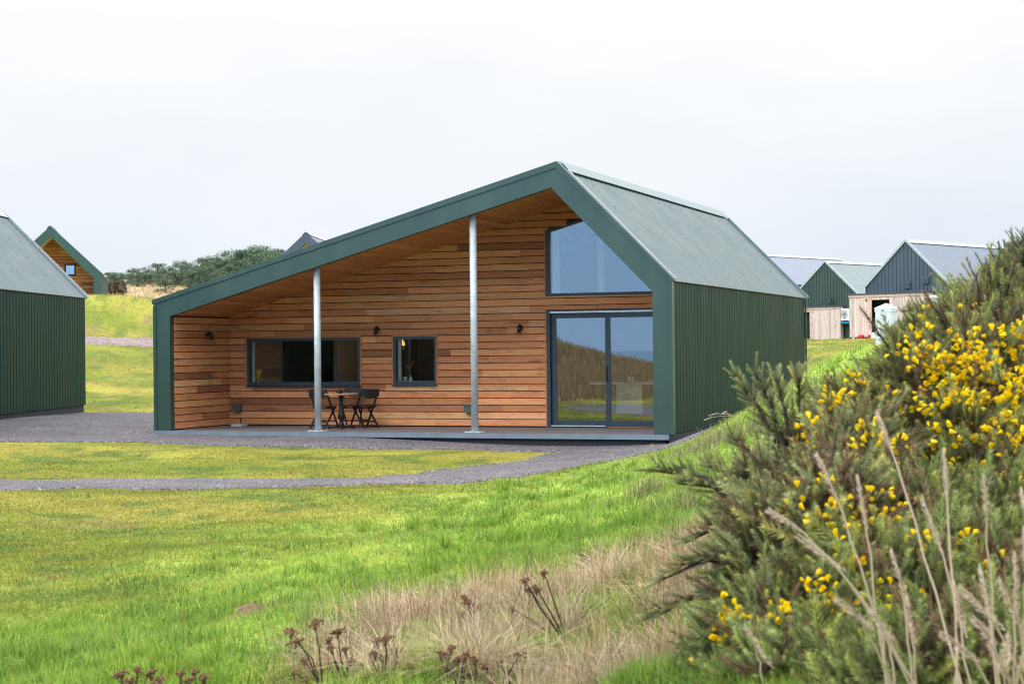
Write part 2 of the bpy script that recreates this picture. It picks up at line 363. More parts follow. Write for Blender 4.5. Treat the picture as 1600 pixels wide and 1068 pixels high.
def make_ground():
    yc = YAW
    a1 = np.arange(yc-0.36, yc+0.36, 0.0032); a2 = np.linspace(yc+0.36, yc-0.36+2*math.pi, 96)[:-1]
    ang = np.r_[a1, a2]; na = len(ang)
    r = [0.6]
    while r[-1] < 7000: r.append(r[-1]*(1.0125 if r[-1] < 60 else 1.022 if r[-1] < 230 else 1.12)+0.004)
    r = np.array(r); nr = len(r)
    A, Rr = np.meshgrid(ang, r)
    x = CAM[0]+np.sin(A)*Rr; y = CAM[1]+np.cos(A)*Rr
    z = ground_z(x.ravel(), y.ravel()); c = ground_col(x.ravel(), y.ravel())
    v = np.c_[x.ravel(), y.ravel(), z]
    i = np.arange(nr-1)[:, None]*na; j = np.arange(na)[None, :]; j2 = (j+1) % na
    q = np.stack([i+j, i+na+j, i+na+j2, i+j2], -1).reshape(-1, 4)
    v = np.r_[v, [[CAM[0], CAM[1], ground_z(CAM[:1], CAM[1:2])[0]]]]; c = np.r_[c, c[:1]]
    k = len(v)-1
    t = np.stack([np.full(na, k), np.arange(na), (np.arange(na)+1) % na], -1)
    m, nt, p, out = new_mat('turf soil')
    a = N(nt, 'ShaderNodeVertexColor', layer_name='Col'); tc = N(nt, 'ShaderNodeTexCoord')
    n = N(nt, 'ShaderNodeTexNoise', Scale=5.0, Detail=8.0, Roughness=0.7); nt.links.new(tc.outputs['Object'], n.inputs['Vector'])
    cc = mixc(nt, a.outputs['Color'], ramp(nt, n.outputs[0], [(0.3, (0.62, 0.66, 0.6)), (0.7, (1.3, 1.25, 1.2))]), 1.0, 'MULTIPLY')
    n2 = N(nt, 'ShaderNodeTexNoise', Scale=40.0, Detail=4.0); nt.links.new(tc.outputs['Object'], n2.inputs['Vector'])
    cc = mixc(nt, cc, ramp(nt, n2.outputs[0], [(0.35, (0.6, 0.6, 0.6)), (0.65, (1.25, 1.25, 1.2))]), 0.8, 'MULTIPLY')
    nt.links.new(cc, p.inputs['Base Color']); p.inputs['Roughness'].default_value = 0.95; p.inputs['Specular IOR Level'].default_value = 0.1
    bp = N(nt, 'ShaderNodeBump', Strength=0.8, Distance=0.06); nt.links.new(n.outputs[0], bp.inputs['Height']); nt.links.new(bp.outputs[0], p.inputs['Normal'])
    o = np_mesh('ground', v, np.r_[q.ravel(), t.ravel()], [4]*len(q)+[3]*len(t), m, None, c, True)
    tag(o, 'rolling turf with mossy lawn, lush bank and straw field', kind='structure')
make_ground()
def grid_sheet(name, inside, bounds, step, lift, mat, label):
    x0, x1, y0, y1 = bounds
    xs = np.arange(x0, x1, step); ys = np.arange(y0, y1, step); nx = len(xs)
    X, Y = np.meshgrid(xs, ys); x = X.ravel(); y = Y.ravel()
    d = inside(x, y)
    keep = d < 0.0
    z = ground_z(x, y)+lift+np.clip(-d*0.12, 0, 0.02)
    i = np.arange(len(ys)-1)[:, None]*nx; j = np.arange(nx-1)[None, :]
    q = np.stack([i+j, i+j+1, i+j+1+nx, i+j+nx], -1).reshape(-1, 4)
    q = q[keep[q].any(1)]
    rim = ~keep; z[rim] -= 0.05        # the sheet's rim dives into the turf
    u, inv = np.unique(q, return_inverse=True); q = inv.reshape(q.shape)
    o = np_mesh(name, np.c_[x, y, z][u], q.ravel(), [4]*len(q), mat, None, None, True)
    return tag(o, label, kind='structure')
def gravel_mat(name, cols, scale):
    m, nt, p, out = new_mat(name); tc = N(nt, 'ShaderNodeTexCoord')
    v = N(nt, 'ShaderNodeTexVoronoi', Scale=scale); nt.links.new(tc.outputs['Object'], v.inputs['Vector'])
    sp = N(nt, 'ShaderNodeSeparateColor'); nt.links.new(v.outputs['Color'], sp.inputs[0])
    c = ramp(nt, sp.outputs[0], cols)
    n = N(nt, 'ShaderNodeTexNoise', Scale=0.8, Detail=4.0); nt.links.new(tc.outputs['Object'], n.inputs['Vector'])
    c = mixc(nt, c, ramp(nt, n.outputs[0], [(0.35, (0.8, 0.8, 0.8)), (0.65, (1.15, 1.12, 1.1))]), 1.0, 'MULTIPLY')
    nt.links.new(c, p.inputs['Base Color']); p.inputs['Roughness'].default_value = 0.85
    b = N(nt, 'ShaderNodeBump', Strength=1.0, Distance=0.02); b.invert = True
    nt.links.new(v.outputs['Distance'], b.inputs['Height']); nt.links.new(b.outputs[0], p.inputs['Normal']); return m
GRAVM = gravel_mat('slate grey chippings', [(0.0, (0.04, 0.038, 0.046)), (0.35, (0.074, 0.071, 0.082)), (0.7, (0.138, 0.133, 0.15)), (0.93, (0.22, 0.18, 0.18)), (1.0, (0.36, 0.35, 0.35))], 36)
ROADM = gravel_mat('pinkish hardcore', [(0.0, (0.11, 0.078, 0.078)), (0.5, (0.195, 0.14, 0.142)), (1.0, (0.32, 0.25, 0.25))], 14)
grid_sheet('gravel_yard', gravel_d, (-16, 15, -21, 16), 0.16, 0.012, GRAVM, 'grey gravel yard and footpath around the timber fronted cabin')
grid_sheet('road', lambda x, y: poly_dist(x, y, ROAD)+(fbm(x, y, 3)-.5)*.5, (-45, 10, 15, 70), 0.4, 0.03, ROADM, 'pinkish gravel road crossing the lawn behind')
sm, snt, sp_, so_ = new_mat('sea water'); sp_.inputs['Base Color'].default_value = (0.03, 0.07, 0.10, 1); sp_.inputs['Roughness'].default_value = 0.15
_tc = N(snt, 'ShaderNodeTexCoord'); _nn = N(snt, 'ShaderNodeTexNoise', Scale=0.4, Detail=4.0); snt.links.new(_tc.outputs['Object'], _nn.inputs['Vector'])
_b = N(snt, 'ShaderNodeBump', Strength=0.6, Distance=0.5); snt.links.new(_nn.outputs[0], _b.inputs['Height']); snt.links.new(_b.outputs[0], sp_.inputs['Normal'])
sb = MB(); sb.poly([(-7500,-8000,-9.5),(7500,-8000,-9.5),(7500,-125,-9.5),(-7500,-125,-9.5)]); tag(sb.build('sea', sm), 'open sea below the dunes', kind='structure')
# loose stones on the gravel
def stones(n):
    x = RNG.uniform(-14, 14, n*4); y = RNG.uniform(-20, 4, n*4)
    d = gravel_d(x, y); pd = poly_dist(x, y, HOUSE)
    k = (d < 0.08) & (pd > 0.05); x, y = x[k][:n], y[k][:n]; n = len(x)
    z = ground_z(x, y)+0.014
    base = np.array([(1,0,0),(-.5,.8,0),(-.6,-.75,0),(0.1,0,.75),(0,0,-.3)])
    f = np.array([(0,1,3),(1,2,3),(2,0,3)])
    s = RNG.uniform(0.010, 0.026, n)*np.where(RNG.random(n) < 0.03, 1.8, 1); a = RNG.uniform(0, 6.28, n)
    V = base[None, :4]*(s[:, None, None]*RNG.uniform(0.7, 1.3, (n, 4, 3)))
    ca, sa = np.cos(a)[:, None], np.sin(a)[:, None]
    V = np.stack([V[..., 0]*ca-V[..., 1]*sa+x[:, None], V[..., 0]*sa+V[..., 1]*ca+y[:, None], V[..., 2]+z[:, None]], -1)
    F = f[None]+(np.arange(n)*4)[:, None, None]
    t = RNG.random(n); c = np.where(t[:, None] < 0.8, np.array([0.10, 0.097, 0.115])*RNG.uniform(0.3, 2.1, (n, 1)), np.where(t[:, None] < 0.93, np.array([0.16, 0.105, 0.095]), np.array([0.32, 0.31, 0.31])))
    m, nt, p, out = new_mat('loose stone'); va = N(nt, 'ShaderNodeVertexColor', layer_name='Col'); nt.links.new(va.outputs[0], p.inputs['Base Color']); p.inputs['Roughness'].default_value = 0.8
    o = np_mesh('gravel', V.reshape(-1, 3), F.ravel(), np.full(n*3, 3), m, None, np.repeat(c, 4, 0))
    tag(o, 'loose slate chippings on the yard and path', 'gravel', kind='stuff')
stones(42000)

# ------------------------------------------------------------------ the main cabin
W_, D_, RX, RZ, HL, HR = 11.1457, 13.285, 8.9133, 5.1635, 2.704, 2.90
IX0, IZ0, IXA, IZA, IX1, IZ1, REC = 0.3816, 2.3731, 8.7801, 4.6935, 10.7706, 2.6649, 2.435
def rib_sheet(mb, p0, u, v, n, Lu, Lv, pitch=0.2, h=0.03, m=0, inset=0.0):
    """profiled steel sheet: ribs run along v, profile across u, standing off along n"""
    p0, u, v, n = Vector(p0), Vector(u).normalized(), Vector(v).normalized(), Vector(n).normalized()
    prof = []; s = 0.0
    while s < Lu-1e-6:
        for a, b in ((0, 0), (0.50, 0), (0.60, 1), (0.84, 1), (0.94, 0)):
            if s+a*pitch < Lu: prof.append((s+a*pitch, b*h))
        s += pitch
    prof.append((Lu, 0))
    A = [mb.vert(p0+u*a+n*b) for a, b in prof]; B = [mb.vert(p0+u*a+n*b+v*Lv) for a, b in prof]
    C = [mb.vert(p0+u*a-n*0.015) for a, b in prof]; D = [mb.vert(p0+u*a-n*0.015+v*Lv) for a, b in prof]
    for k in range(len(prof)-1):
        mb.face((A[k], A[k+1], B[k+1], B[k]), m); mb.face((D[k], D[k+1], C[k+1], C[k]), m)
        mb.face((C[k], C[k+1], A[k+1], A[k]), m); mb.face((B[k], B[k+1], D[k+1], D[k]), m)
    return mb
def screws(mb, p0, u, v, n, nu, du, nv, dv, m=0, r=0.016):
    p0, u, v, n = Vector(p0), Vector(u).normalized(), Vector(v).normalized(), Vector(n).normalized()
    for i in range(nu):
        for j in range(nv):
            c = p0+u*(du*i)+v*(dv*j)
            ring = [mb.vert(c+u*(r*math.cos(t))+v*(r*math.sin(t))) for t in (0, 1.05, 2.1, 3.14, 4.19, 5.24)]; top = mb.vert(c+n*0.016)
            for k in range(6): mb.face((ring[k], ring[(k+1) % 6], top), m)
def wood_col(rs):
    t = rs.random()
    base = (0.64, 0.285, 0.122) if t < 0.60 else (0.54, 0.216, 0.092) if t < 0.84 else (0.34, 0.132, 0.064) if t < 0.895 else (0.68, 0.36, 0.17)
    k = rs.uniform(0.82, 1.16); return (base[0]*k, base[1]*k*rs.uniform(0.93, 1.06), base[2]*k, rs.random())
def boards(mb, xlim, z0, z1, pitch, holes, place, thick=0.022, gap=0.016, rs=random, maxlen=4.2):
    """horizontal cladding; holes: list of functions zm -> (x0,x1) or None plus their z breaks; place(x,depth,z) -> point"""
    z = z0; 
    while z < z1-0.02:
        zt = min(z+pitch, z1)
        col_seed = rs.random()
        # butt joints of this course
        joints = []; x = xlim(z)[0]-0.3+rs.uniform(0.8, maxlen)
        while x < xlim(z)[1]: joints.append(x); x += rs.uniform(1.6, maxlen)
        cols = [wood_col(rs) for _ in range(len(joints)+1)]
        cuts = sorted({z+gap, zt}|{b for h in holes for b in h[1] if z+gap+0.004 < b < zt-0.004})
        for za, zb in zip(cuts, cuts[1:]):
            zm = (za+zb)/2; a, b = xlim(za)
            segs = [(a, b)]
            for h in holes:
                r = h[0](zm)
                if r:
                    ns = []
                    for s0, s1 in segs:
                        if r[1] <= s0 or r[0] >= s1: ns.append((s0, s1)); continue
                        if r[0] > s0: ns.append((s0, r[0]))
                        if r[1] < s1: ns.append((r[1], s1))
                    segs = ns
            for s0, s1 in segs:
                pts = [s0]+[j for j in joints if s0+0.05 < j < s1-0.05]+[s1]
                for p, q in zip(pts, pts[1:]):
                    k = sum(1 for j in joints if j <= p+1e-6)
                    mb.col = cols[k]
                    e = 0.0015
                    mb.hexa([place(p+e, thick+0.004, za), place(q-e, thick+0.004, za), place(q-e, 0, za), place(p+e, 0, za),
                             place(p+e, thick-0.006, zb), place(q-e, thick-0.006, zb), place(q-e, 0, zb), place(p+e, 0, zb)])
        z = zt
    mb.col = (1, 1, 1, 0)

house = thing('cabin', 'large cabin with open timber clad porch, green steel shell and two galvanised posts', 'cabin', (0, 0, 0))
H = house
O = [(0, 0), (0, HL), (RX, RZ), (W_, HR), (W_, 0)]; I = [(IX0, 0), (IX0, IZ0), (IXA, IZA), (IX1, IZ1), (IX1, 0)]
mb = MB()
for k in range(4): mb.prism_y([O[k], I[k], I[k+1], O[k+1]], -0.012, 0.14)
o = mb.build('fascia', GREENF, H)
mb = MB()                               # folded edge flashing along the two roof edges and up the corners
for (a, b, ia, ib) in ((O[1], O[2], 1, 2), (O[2], O[3], 2, 3)):
    t = 0.21
    pa = (a[0]+(I[ia][0]-a[0])*t, a[1]+(I[ia][1]-a[1])*t); pb = (b[0]+(I[ib][0]-b[0])*t, b[1]+(I[ib][1]-b[1])*t)
    du = Vector((b[0]-a[0], 0, b[1]-a[1])).normalized(); nn = Vector((-du.z, 0, du.x))*0.022
    a2 = (a[0]+nn.x, a[1]+nn.z); b2 = (b[0]+nn.x, b[1]+nn.z)
    if ia == 1: a2 = (a[0]-0.03, a[1]+0.010); pa = (-0.03, pa[1]-0.012); b2 = (RX, RZ+0.028)
    else: a2 = (RX, RZ+0.028); b2 = (W_+0.035, HR+0.002); pb = (W_+0.012, HR-0.075)
    mb.prism_y([a2, pa, pb, b2], -0.034, -0.0125)
    mb.prism_y([a2, (a2[0]-nn.x*0.25, a2[1]-nn.z*0.25), (b2[0]-nn.x*0.25, b2[1]-nn.z*0.25), b2], -0.012, 0.22)
mb.build('flashing', GREENF, H)
mb = MB(); mb.box((W_-0.055, -0.028, 0), (W_+0.012, -0.0125, HR-0.09)); mb.box((W_+0.0005, -0.012, 0), (W_+0.012, 0.06, HR-0.09))
mb.build('corner_trim', GREENF, H); mb = MB(); mb.box((-0.012, -0.028, 0), (0.06, -0.0125, HL-0.12)); mb.box((-0.012, -0.012, 0), (-0.0005, 0.1, HL-0.1))
for z in np.arange(0.1, 2.7, 0.42):
    mb.box((0.085, -0.018, z), (0.1, -0.0126, z+0.015))
mb.build('corner_trim', GREENF, H)
# right wall
mb = MB(); mb.box((IX1+0.02, 0.145, 0.0), (W_-0.045, D_-0.01, HR-0.05)); rib_sheet(mb, (W_-0.03, 0.065, 0.0), (0, 1, 0), (0, 0, 1), (1, 0, 0), D_-0.09, HR-0.03, 0.23, 0.007)
mb.build('wall', GREEN, H)
mb = MB(); mb.box((0.045, 0.145, 0), (IX0-0.06, D_-0.01, HL-0.12)); rib_sheet(mb, (0.03, D_-0.02, 0), (0, -1, 0), (0, 0, 1), (-1, 0, 0), D_-0.14, HL-0.1, 0.23, 0.012)
mb.build('wall', GREEN, H)
mb = MB(); mb.prism_y([(IX0+.01, 0), (IX1, 0), (IX1, IZ1-.1), (IXA, IZA-.1), (IX0+.01, IZ0-.1)], D_-0.3, D_-0.012); mb.build('wall', GREEN, H)
mb = MB(); mb.box((W_-0.02, D_-0.03, 0), (W_+0.02, D_+0.015, HR-0.08)); mb.build('corner_trim', GREENF, H)
# roof slabs and sheets
def slope(x0, z0, x1, z1, off):
    d = Vector((x1-x0, 0, z1-z0)).normalized(); n = Vector((-d.z, 0, d.x)); return (x0+n.x*off, z0+n.z*off), (x1+n.x*off, z1+n.z*off)
mb = MB()
mb.prism_y([(RX, RZ-0.05), (IXA+0.02, IZA+0.05), (IX1+0.02, IZ1+0.05), (W_-0.05, HR-0.03)], 0.145, D_)
d = Vector((W_-RX, 0, HR-RZ)).normalized(); n = Vector((-d.z, 0, d.x)); Ls = math.hypot(W_-RX, HR-RZ)
rib_sheet(mb, Vector((RX, 0.1, RZ))-n*0.012, (0, 1, 0), d, n, D_+0.02, Ls+0.045, 0.34, 0.005)
screws(mb, Vector((RX, 0.36, RZ))+n*0.002+d*0.45, (0, 1, 0), d, n, 14, 0.96, 5, 0.62, 1, .013)
#screws(mb, Vector((RX, 0.66, RZ))+n*0.002+d*0.76, (0, 1, 0), d, n, 21, 0.6, 4, 0.62, 1)
mb.build('roof', [GREENR, GREYBOX], H, label='steep right roof slope of ribbed steel with rows of dark screws')
mb = MB()
mb.prism_y([(0.05, HL-0.03), (IX0-0.02, IZ0+0.05), (IXA-0.01, IZA+0.05), (RX-0.02, RZ-0.05)], 0.145, D_)
d2 = Vector((-RX, 0, HL-RZ)).normalized(); n2 = Vector((d2.z, 0, -d2.x)); n2 = n2 if n2.z > 0 else -n2; Ls2 = math.hypot(RX, HL-RZ)
rib_sheet(mb, Vector((RX, D_+0.1, RZ))-n2*0.012, (0, -1, 0), d2, n2, D_, Ls2+0.03, 0.2, 0.022)
mb.build('roof', GREENR, H, label='long shallow left roof slope of ribbed steel')
mb = MB()                               # ridge flashing over the steep slope and barge at the rear verge
a = Vector((RX, 0, RZ)); e0 = a+n*0.042; e1 = a+d*0.24+n*0.034
for q0, q1 in ((0.16, D_+0.10),):
    mb.hexa([(e0.x, q0, e0.z-0.012), (e1.x, q0, e1.z-0.012), (e1.x, q1, e1.z-0.012), (e0.x, q1, e0.z-0.012), (e0.x-.005, q0, e0.z+.01), (e1.x, q0, e1.z), (e1.x, q1, e1.z), (e0.x-.005, q1, e0.z+.01)])
    f0 = a+n2*0.042; f1 = a+d2*0.24+n2*0.034
    mb.hexa([(f1.x, q0, f1.z-.012), (f0.x, q0, f0.z-.03), (f0.x, q1, f0.z-.03), (f1.x, q1, f1.z-.012), (f1.x, q0, f1.z), (f0.x-.008, q0, f0.z+.006), (f0.x-.008, q1, f0.z+.006), (f1.x, q1, f1.z)])
mb.build('ridge_cap', RIDGE, H)
mb = MB(); s0 = a+d*0.24+n*0.02; s1 = a+d*(Ls+0.05)+n*0.02
mb.bar((s0.x, D_+0.11, s0.z), (s1.x, D_+0.11, s1.z), 0.05, 0.06); mb.build('verge_trim', RIDGE, H)
mb = MB(); s0 = a+d*0.22+n*0.026; s1 = a+d*(Ls+0.03)+n*0.026
mb.bar((s0.x, 0.13, s0.z), (s1.x, 0.13, s1.z), 0.06, 0.03); mb.build('verge_trim', PALEM, H)
# soffit boards run front to back
mb = MB(); rs = random.Random(5)
for (xa, za, xb, zb, off) in ((IX0, IZ0, IXA, IZA, 1), (IXA, IZA, IX1, IZ1, 1)):
    L = math.hypot(xb-xa, zb-za); dx, dz = (xb-xa)/L, (zb-za)/L; nx, nz = -dz, dx; s = 0
    while s < L-0.02:
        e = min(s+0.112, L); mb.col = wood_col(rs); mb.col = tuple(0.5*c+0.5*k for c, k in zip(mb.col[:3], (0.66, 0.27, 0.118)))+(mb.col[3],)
        for y0, y1 in ((0.141, REC+0.03),):
            q = [(xa+dx*t+nx*h, za+dz*t+nz*h) for t, h in ((s+.003, .012), (e-.005, .012), (e-.005, .034), (s+.003, .034))]
            mb.hexa([(q[0][0], y0, q[0][1]), (q[1][0], y0, q[1][1]), (q[1][0], y1, q[1][1]), (q[0][0], y1, q[0][1]), (q[3][0], y0, q[3][1]), (q[2][0], y0, q[2][1]), (q[2][0], y1, q[2][1]), (q[3][0], y1, q[3][1])])
        s = e
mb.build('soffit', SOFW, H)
# timber front wall in the recess
BW = (0.8415, 3.5859, 0.868, 1.9087)
def back(px, py):                       # point of the recessed wall plane seen at a photo pixel
    v = at(px, py, 1)-CAM; t = (REC-CAM[1])/v[1]; return CAM+v*t
sw0 = back(615.5, 600.5); sw1 = back(682, 525); SWN = (sw0[0], sw1[0], sw0[2], sw1[2])
DX0, DX1, DZ1 = 7.828, IX1-0.004, 2.4116
UZ0, UX0, UX1, UZL, UAX, UAZ = 2.6976, 7.828, 10.70, 4.06, 9.06, 4.40
def h_rect(x0, x1, z0, z1): return (lambda zm: (x0, x1) if z0 < zm < z1 else None, [z0, z1])
def h_up(zm):
    if not (UZ0 < zm < UAZ): return None
    l = UX0 if zm < UZL else UX0+(zm-UZL)/0.276
    return (l, UX1-(zm-UZ0)*(UX1-UAX)/(UAZ-UZ0))
tr = 0.035
holes = [h_rect(BW[0]-tr, BW[1]+tr, BW[2]-0.01, BW[3]+tr), h_rect(SWN[0]-tr, SWN[1]+tr, SWN[2]-0.01, SWN[3]+tr), h_rect(DX0-tr, 11, -1, DZ1+0.01), (lambda zm: h_up(zm) and (h_up(zm)[0]-tr, h_up(zm)[1]), [UZ0, UZL, UAZ])]
def xl(z):
    a = IX0+0.024 if z < IZ0 else IX0+(z-IZ0)*(IXA-IX0)/(IZA-IZ0)
    b = IX1 if z < IZ1 else IX1-(z-IZ1)*(IX1-IXA)/(IZA-IZ1)
    return (a, b+0.0)
mb = MB(); rs = random.Random(3)
boards(mb, xl, 0.012, 4.67, 0.1465, holes, lambda x, dp, z: (x, REC-dp, z), rs=rs)
mb.build('wall', WOODX, H, label='horizontal red brown timber boards at the back of the porch')
mb = MB()                               # dark membrane behind the boards, as pieces round the openings
def memb(x0, x1, z0, z1): mb.box((x0, REC+0.001, z0), (x1, REC+0.05, z1))
xs = [IX0+0.02, BW[0], BW[1], SWN[0], SWN[1], DX0]
memb(xs[0], xs[5], 0.0, BW[2]); memb(xs[0], xs[1], BW[2], 2.3); memb(xs[2], xs[3], BW[2], 2.3); memb(xs[4], xs[5], BW[2], 2.3)
memb(xs[1], xs[2], BW[3], 2.3); memb(xs[3], xs[4], SWN[3], 2.3); memb(xs[3], xs[4], BW[2], SWN[2]) if SWN[2] > BW[2]+.002 else None
memb(DX0, IX1, DZ1, UZ0)
mb.prism_y([(IX0+.02, 2.3), (UX0, 2.3), (UX0, UZL+.35), (IX0+.02, IZ0)], REC+.001, REC+.05)
mb.prism_y([(UX0, UZL), (UAX, UAZ), (IXA+.28, IZA-.27), (IXA, IZA), (UX0, UZL+.37)], REC+.001, REC+.05)
mb.build('membrane', GAP, H)
mb = MB(); rs = random.Random(8)        # timber lining on the porch's left side wall
mb2 = MB(); mb2.box((IX0-0.055, 0.145, 0.0), (IX0-0.001, REC+0.05, IZ0+0.005))
boards(mb, lambda z: (0.145, REC-0.002), 0.012, IZ0-0.004, 0.1465, [], lambda y, dp, z: (IX0+dp-0.0, y, z), rs=rs, maxlen=3.5)
mb.build('wall', WOODY, H, label='timber lined side wall of the porch'); mb2.build('membrane', GAP, H)
# trims round the openings
def trim_(a, b):
    m = MB(); m.col = (0.42, 0.19, 0.085, 0.3); m.box(a, b); m.build('window_trim', WOODX, H)
for x0, x1, z0, z1 in (BW, SWN):
    trim_((x0-tr+.002, REC-0.03, z0), (x0-.001, REC, z1+tr-.002)); trim_((x1+.001, REC-0.03, z0), (x1+tr-.002, REC, z1+tr-.002)); trim_((x0, REC-0.03, z1+.001), (x1, REC, z1+tr-.002))
trim_((DX0-tr+.002, REC-.03, 0.012), (DX0-.001, REC, DZ1)); trim_((UX0-tr+.002, REC-.03, UZ0), (UX0-.001, REC, UZL))
def frame_rect(name, x0, x1, z0, z1, fw, glass, sill=True, mull=None):
    m = MB(); y0, y1 = REC-0.012, REC+0.06
    m.box((x0, y0, z0), (x0+fw, y1, z1)); m.box((x1-fw, y0, z0), (x1, y1, z1)); m.box((x0+fw, y0, z1-fw), (x1-fw, y1, z1)); m.box((x0+fw, y0, z0), (x1-fw, y1, z0+fw*1.3))
    for k in (mull or []): m.box((k-fw*.5, y0+.01, z0+fw*1.3), (k+fw*.5, y1, z1-fw))
    w = m.build(name, FRAME, H)
    g = MB(); g.box((x0+fw, REC+0.022, z0+fw*1.3), (x1-fw, REC+0.040, z1-fw)); g.build('pane', glass, w)
    if sill: s_ = MB(); s_.hexa([(x0-.015, REC-.075, z0-.022), (x1+.015, REC-.075, z0-.022), (x1+.015, REC-.0125, z0-.012), (x0-.015, REC-.0125, z0-.012), (x0-.015, REC-.075, z0-.010), (x1+.015, REC-.075, z0-.010), (x1+.015, REC-.0125, z0+.012), (x0-.015, REC-.0125, z0+.012)]); s_.build('sill', FRAME, w)
    return w
w = frame_rect('window', *BW, 0.062, GLASSD); w['label'] = 'wide dark framed window low in the timber wall'
w = frame_rect('window', *SWN, 0.055, GLASSD); w['label'] = 'small square dark framed window'
# gable window
def offset_poly(P, dd):
    n = len(P); out = []
    for i in range(n):
        a, b, c = Vector(P[i-1]), Vector(P[i]), Vector(P[(i+1) % n]); e1 = (b-a).normalized(); e2 = (c-b).normalized()
        n1 = Vector((-e1.y, e1.x)); n2_ = Vector((-e2.y, e2.x)); k = (n1+n2_); k = k/(k.dot(n1)); out.append(tuple(b+k*dd))
    return out
UP = [(UX0, UZ0), (UX1, UZ0), (UAX, UAZ), (UX0, UZL)]; UI = offset_poly(UP, 0.06)
m = MB()
for k in range(4): m.prism_y([UP[k], UP[(k+1) % 4], UI[(k+1) % 4], UI[k]], REC-0.012, REC+0.06)
w = m.build('window', FRAME, H, label='tall sloping gable window above the sliding door')
g = MB(); g.prism_y(UI, REC+.022, REC+.04); g.build('pane', GLASS, w)
# sliding door
m = MB(); y0, y1 = REC-0.02, REC+0.10
m.box((DX0, y0, 0.0), (DX0+.07, y1, DZ1)); m.box((DX1-.004, y0, 0.0), (DX1+.05, y1, DZ1)); m.box((DX0+.07, y0, DZ1-.028), (DX1-.004, y1, DZ1)); m.box((DX0+.07, y0+.02, 0.0), (DX1-.004, y1, .025))
dr = m.build('sliding_door', FRAME, H)
mid = back(950, 560)[0]
def leaf(x0, x1, yo):
    m = MB(); f = 0.105; z0, z1 = .03, DZ1-.065; y0, y1 = REC+yo, REC+yo+.045
    m.box((x0, y0, z0), (x0+f, y1, z1)); m.box((x1-f, y0, z0), (x1, y1, z1)); m.box((x0+f, y0, z1-f), (x1-f, y1, z1)); m.box((x0+f, y0, z0), (x1-f, y1, z0+f*1.1))
    return m, (x0+f, x1-f, z0+f*1.1, z1-f, y0+.015, y0+.033)
for x0, x1, yo in ((DX0+.075, mid+.06, .045), (mid-.055, DX1-.006, -.008)):
    m, (a0, a1, b0, b1, c0, c1) = leaf(x0, x1, yo); l_ = m.build('door_leaf', FRAME, dr)
    g = MB(); g.box((a0, c0, b0), (a1, c1, b1)); g.build('pane', GLASS, dr)
m = MB(); m.box((DX0+.07, REC-.022, DZ1-.062), (DX1-.006, REC+.03, DZ1-.030)); m.build('track', ALU, dr); m = MB(); m.box((DX0+.08, REC-.03, .0255), (mid-.06, REC+.04, .045)); m.build('track', ALU, dr)
m = MB(); m.box((mid-.035, REC-.035, .95), (mid-.015, REC-.0085, 1.25)); m.build('handle', BLACKM, dr)
m = MB(); m.col = (.36, .17, .08, .4); m.box((mid-.02, REC-.045, .004), (DX1-.01, REC-.024, .026)); m.build('threshold', WOODX, dr)
# deck
mb = MB(); y = -0.02
while y < REC-0.03:
    y1 = min(y+0.142, REC-0.004); mb.box((0.02 if y < .12 else IX0+.03, y+.006, -.024), (W_-.09 if y < .12 else IX1-.006, y1, -.001)); y = y1+.0
mb.build('deck', DECKM, H)
mb = MB(); mb.box((0.0, -.040, -.098), (W_-.075, -.018, -.003)); mb.build('deck_fascia', DECKF, H)
for x in np.arange(.4, 11, 1.45):
    pass
mb = MB(); mb.box((.06, .03, -.6), (W_-.16, .08, -.03)); mb.box((W_-.085, -.02, -.6), (W_+.03, D_, -.012)); mb.box((.02, .1, -.6), (W_-.17, D_, -.04)); mb.build('plinth', DARKPL, H)
# posts
def frontp(px, py, yy):
    v = at(px, py, 1)-CAM; t = (yy-CAM[1])/v[1]; return CAM+v*t
for px in (497.3, 742.0):
    p = frontp(px, 672, 0.22); ztop = IZ0+(p[0]-IX0)*(IZA-IZ0)/(IXA-IX0)
    m = MB(); m.lathe([(.0685, 0.012), (.0685, ztop+.02)], (p[0], .22, 0), 24); q = m.build('post', STEEL, H, True)
    m = MB(); m.box((p[0]-.17, .07, .001), (p[0]+.17, .37, .0115)); 
    for sx in (-.13, .13):
        for sy in (-.11, .11): m.lathe([(.014, .0116), (.014, .03)], (p[0]+sx, .22+sy, 0), 6)
    m.build('base_plate', STEEL, q)
# wall lamps, outlet boxes
for px, py, side in ((591, 516, 0), (814.5, 513, 0), (322, 524, 1)):
    if side:
        v = at(px, py, 1)-CAM; t = (IX0+.03-CAM[0])/v[0]; p = CAM+v*t; nx, ny = 1, 0
    else:
        p = back(px, py); nx, ny = 0, -1
    m = MB(); m.tube([(p[0]+nx*.026, p[1]+ny*.026 if ny else p[1], p[2]+.02), (p[0]+nx*.05, p[1]+ny*.05, p[2]+.02)], .05, 14)
    m.tube([(p[0]+nx*.05, p[1]+ny*.05, p[2]+.03), (p[0]+nx*.09, p[1]+ny*.09, p[2]+.055), (p[0]+nx*.125, p[1]+ny*.125, p[2]+.04), (p[0]+nx*.135, p[1]+ny*.135, p[2]-.09)], [.03, .036, .04, .042], 14)
    m.build('wall_lamp', BLACKM, H, True)
for px, py in ((373.5, 638), (734, 638.5)):
    p = back(px, py); m = MB(); m.box((p[0]-.085, REC-.12, p[2]-.075), (p[0]+.085, REC-.027, p[2]+.075)); m.box((p[0]-.095, REC-.135, p[2]+.075), (p[0]+.095, REC-.027, p[2]+.09)); m.build('outlet_box', GREYBOX, H)
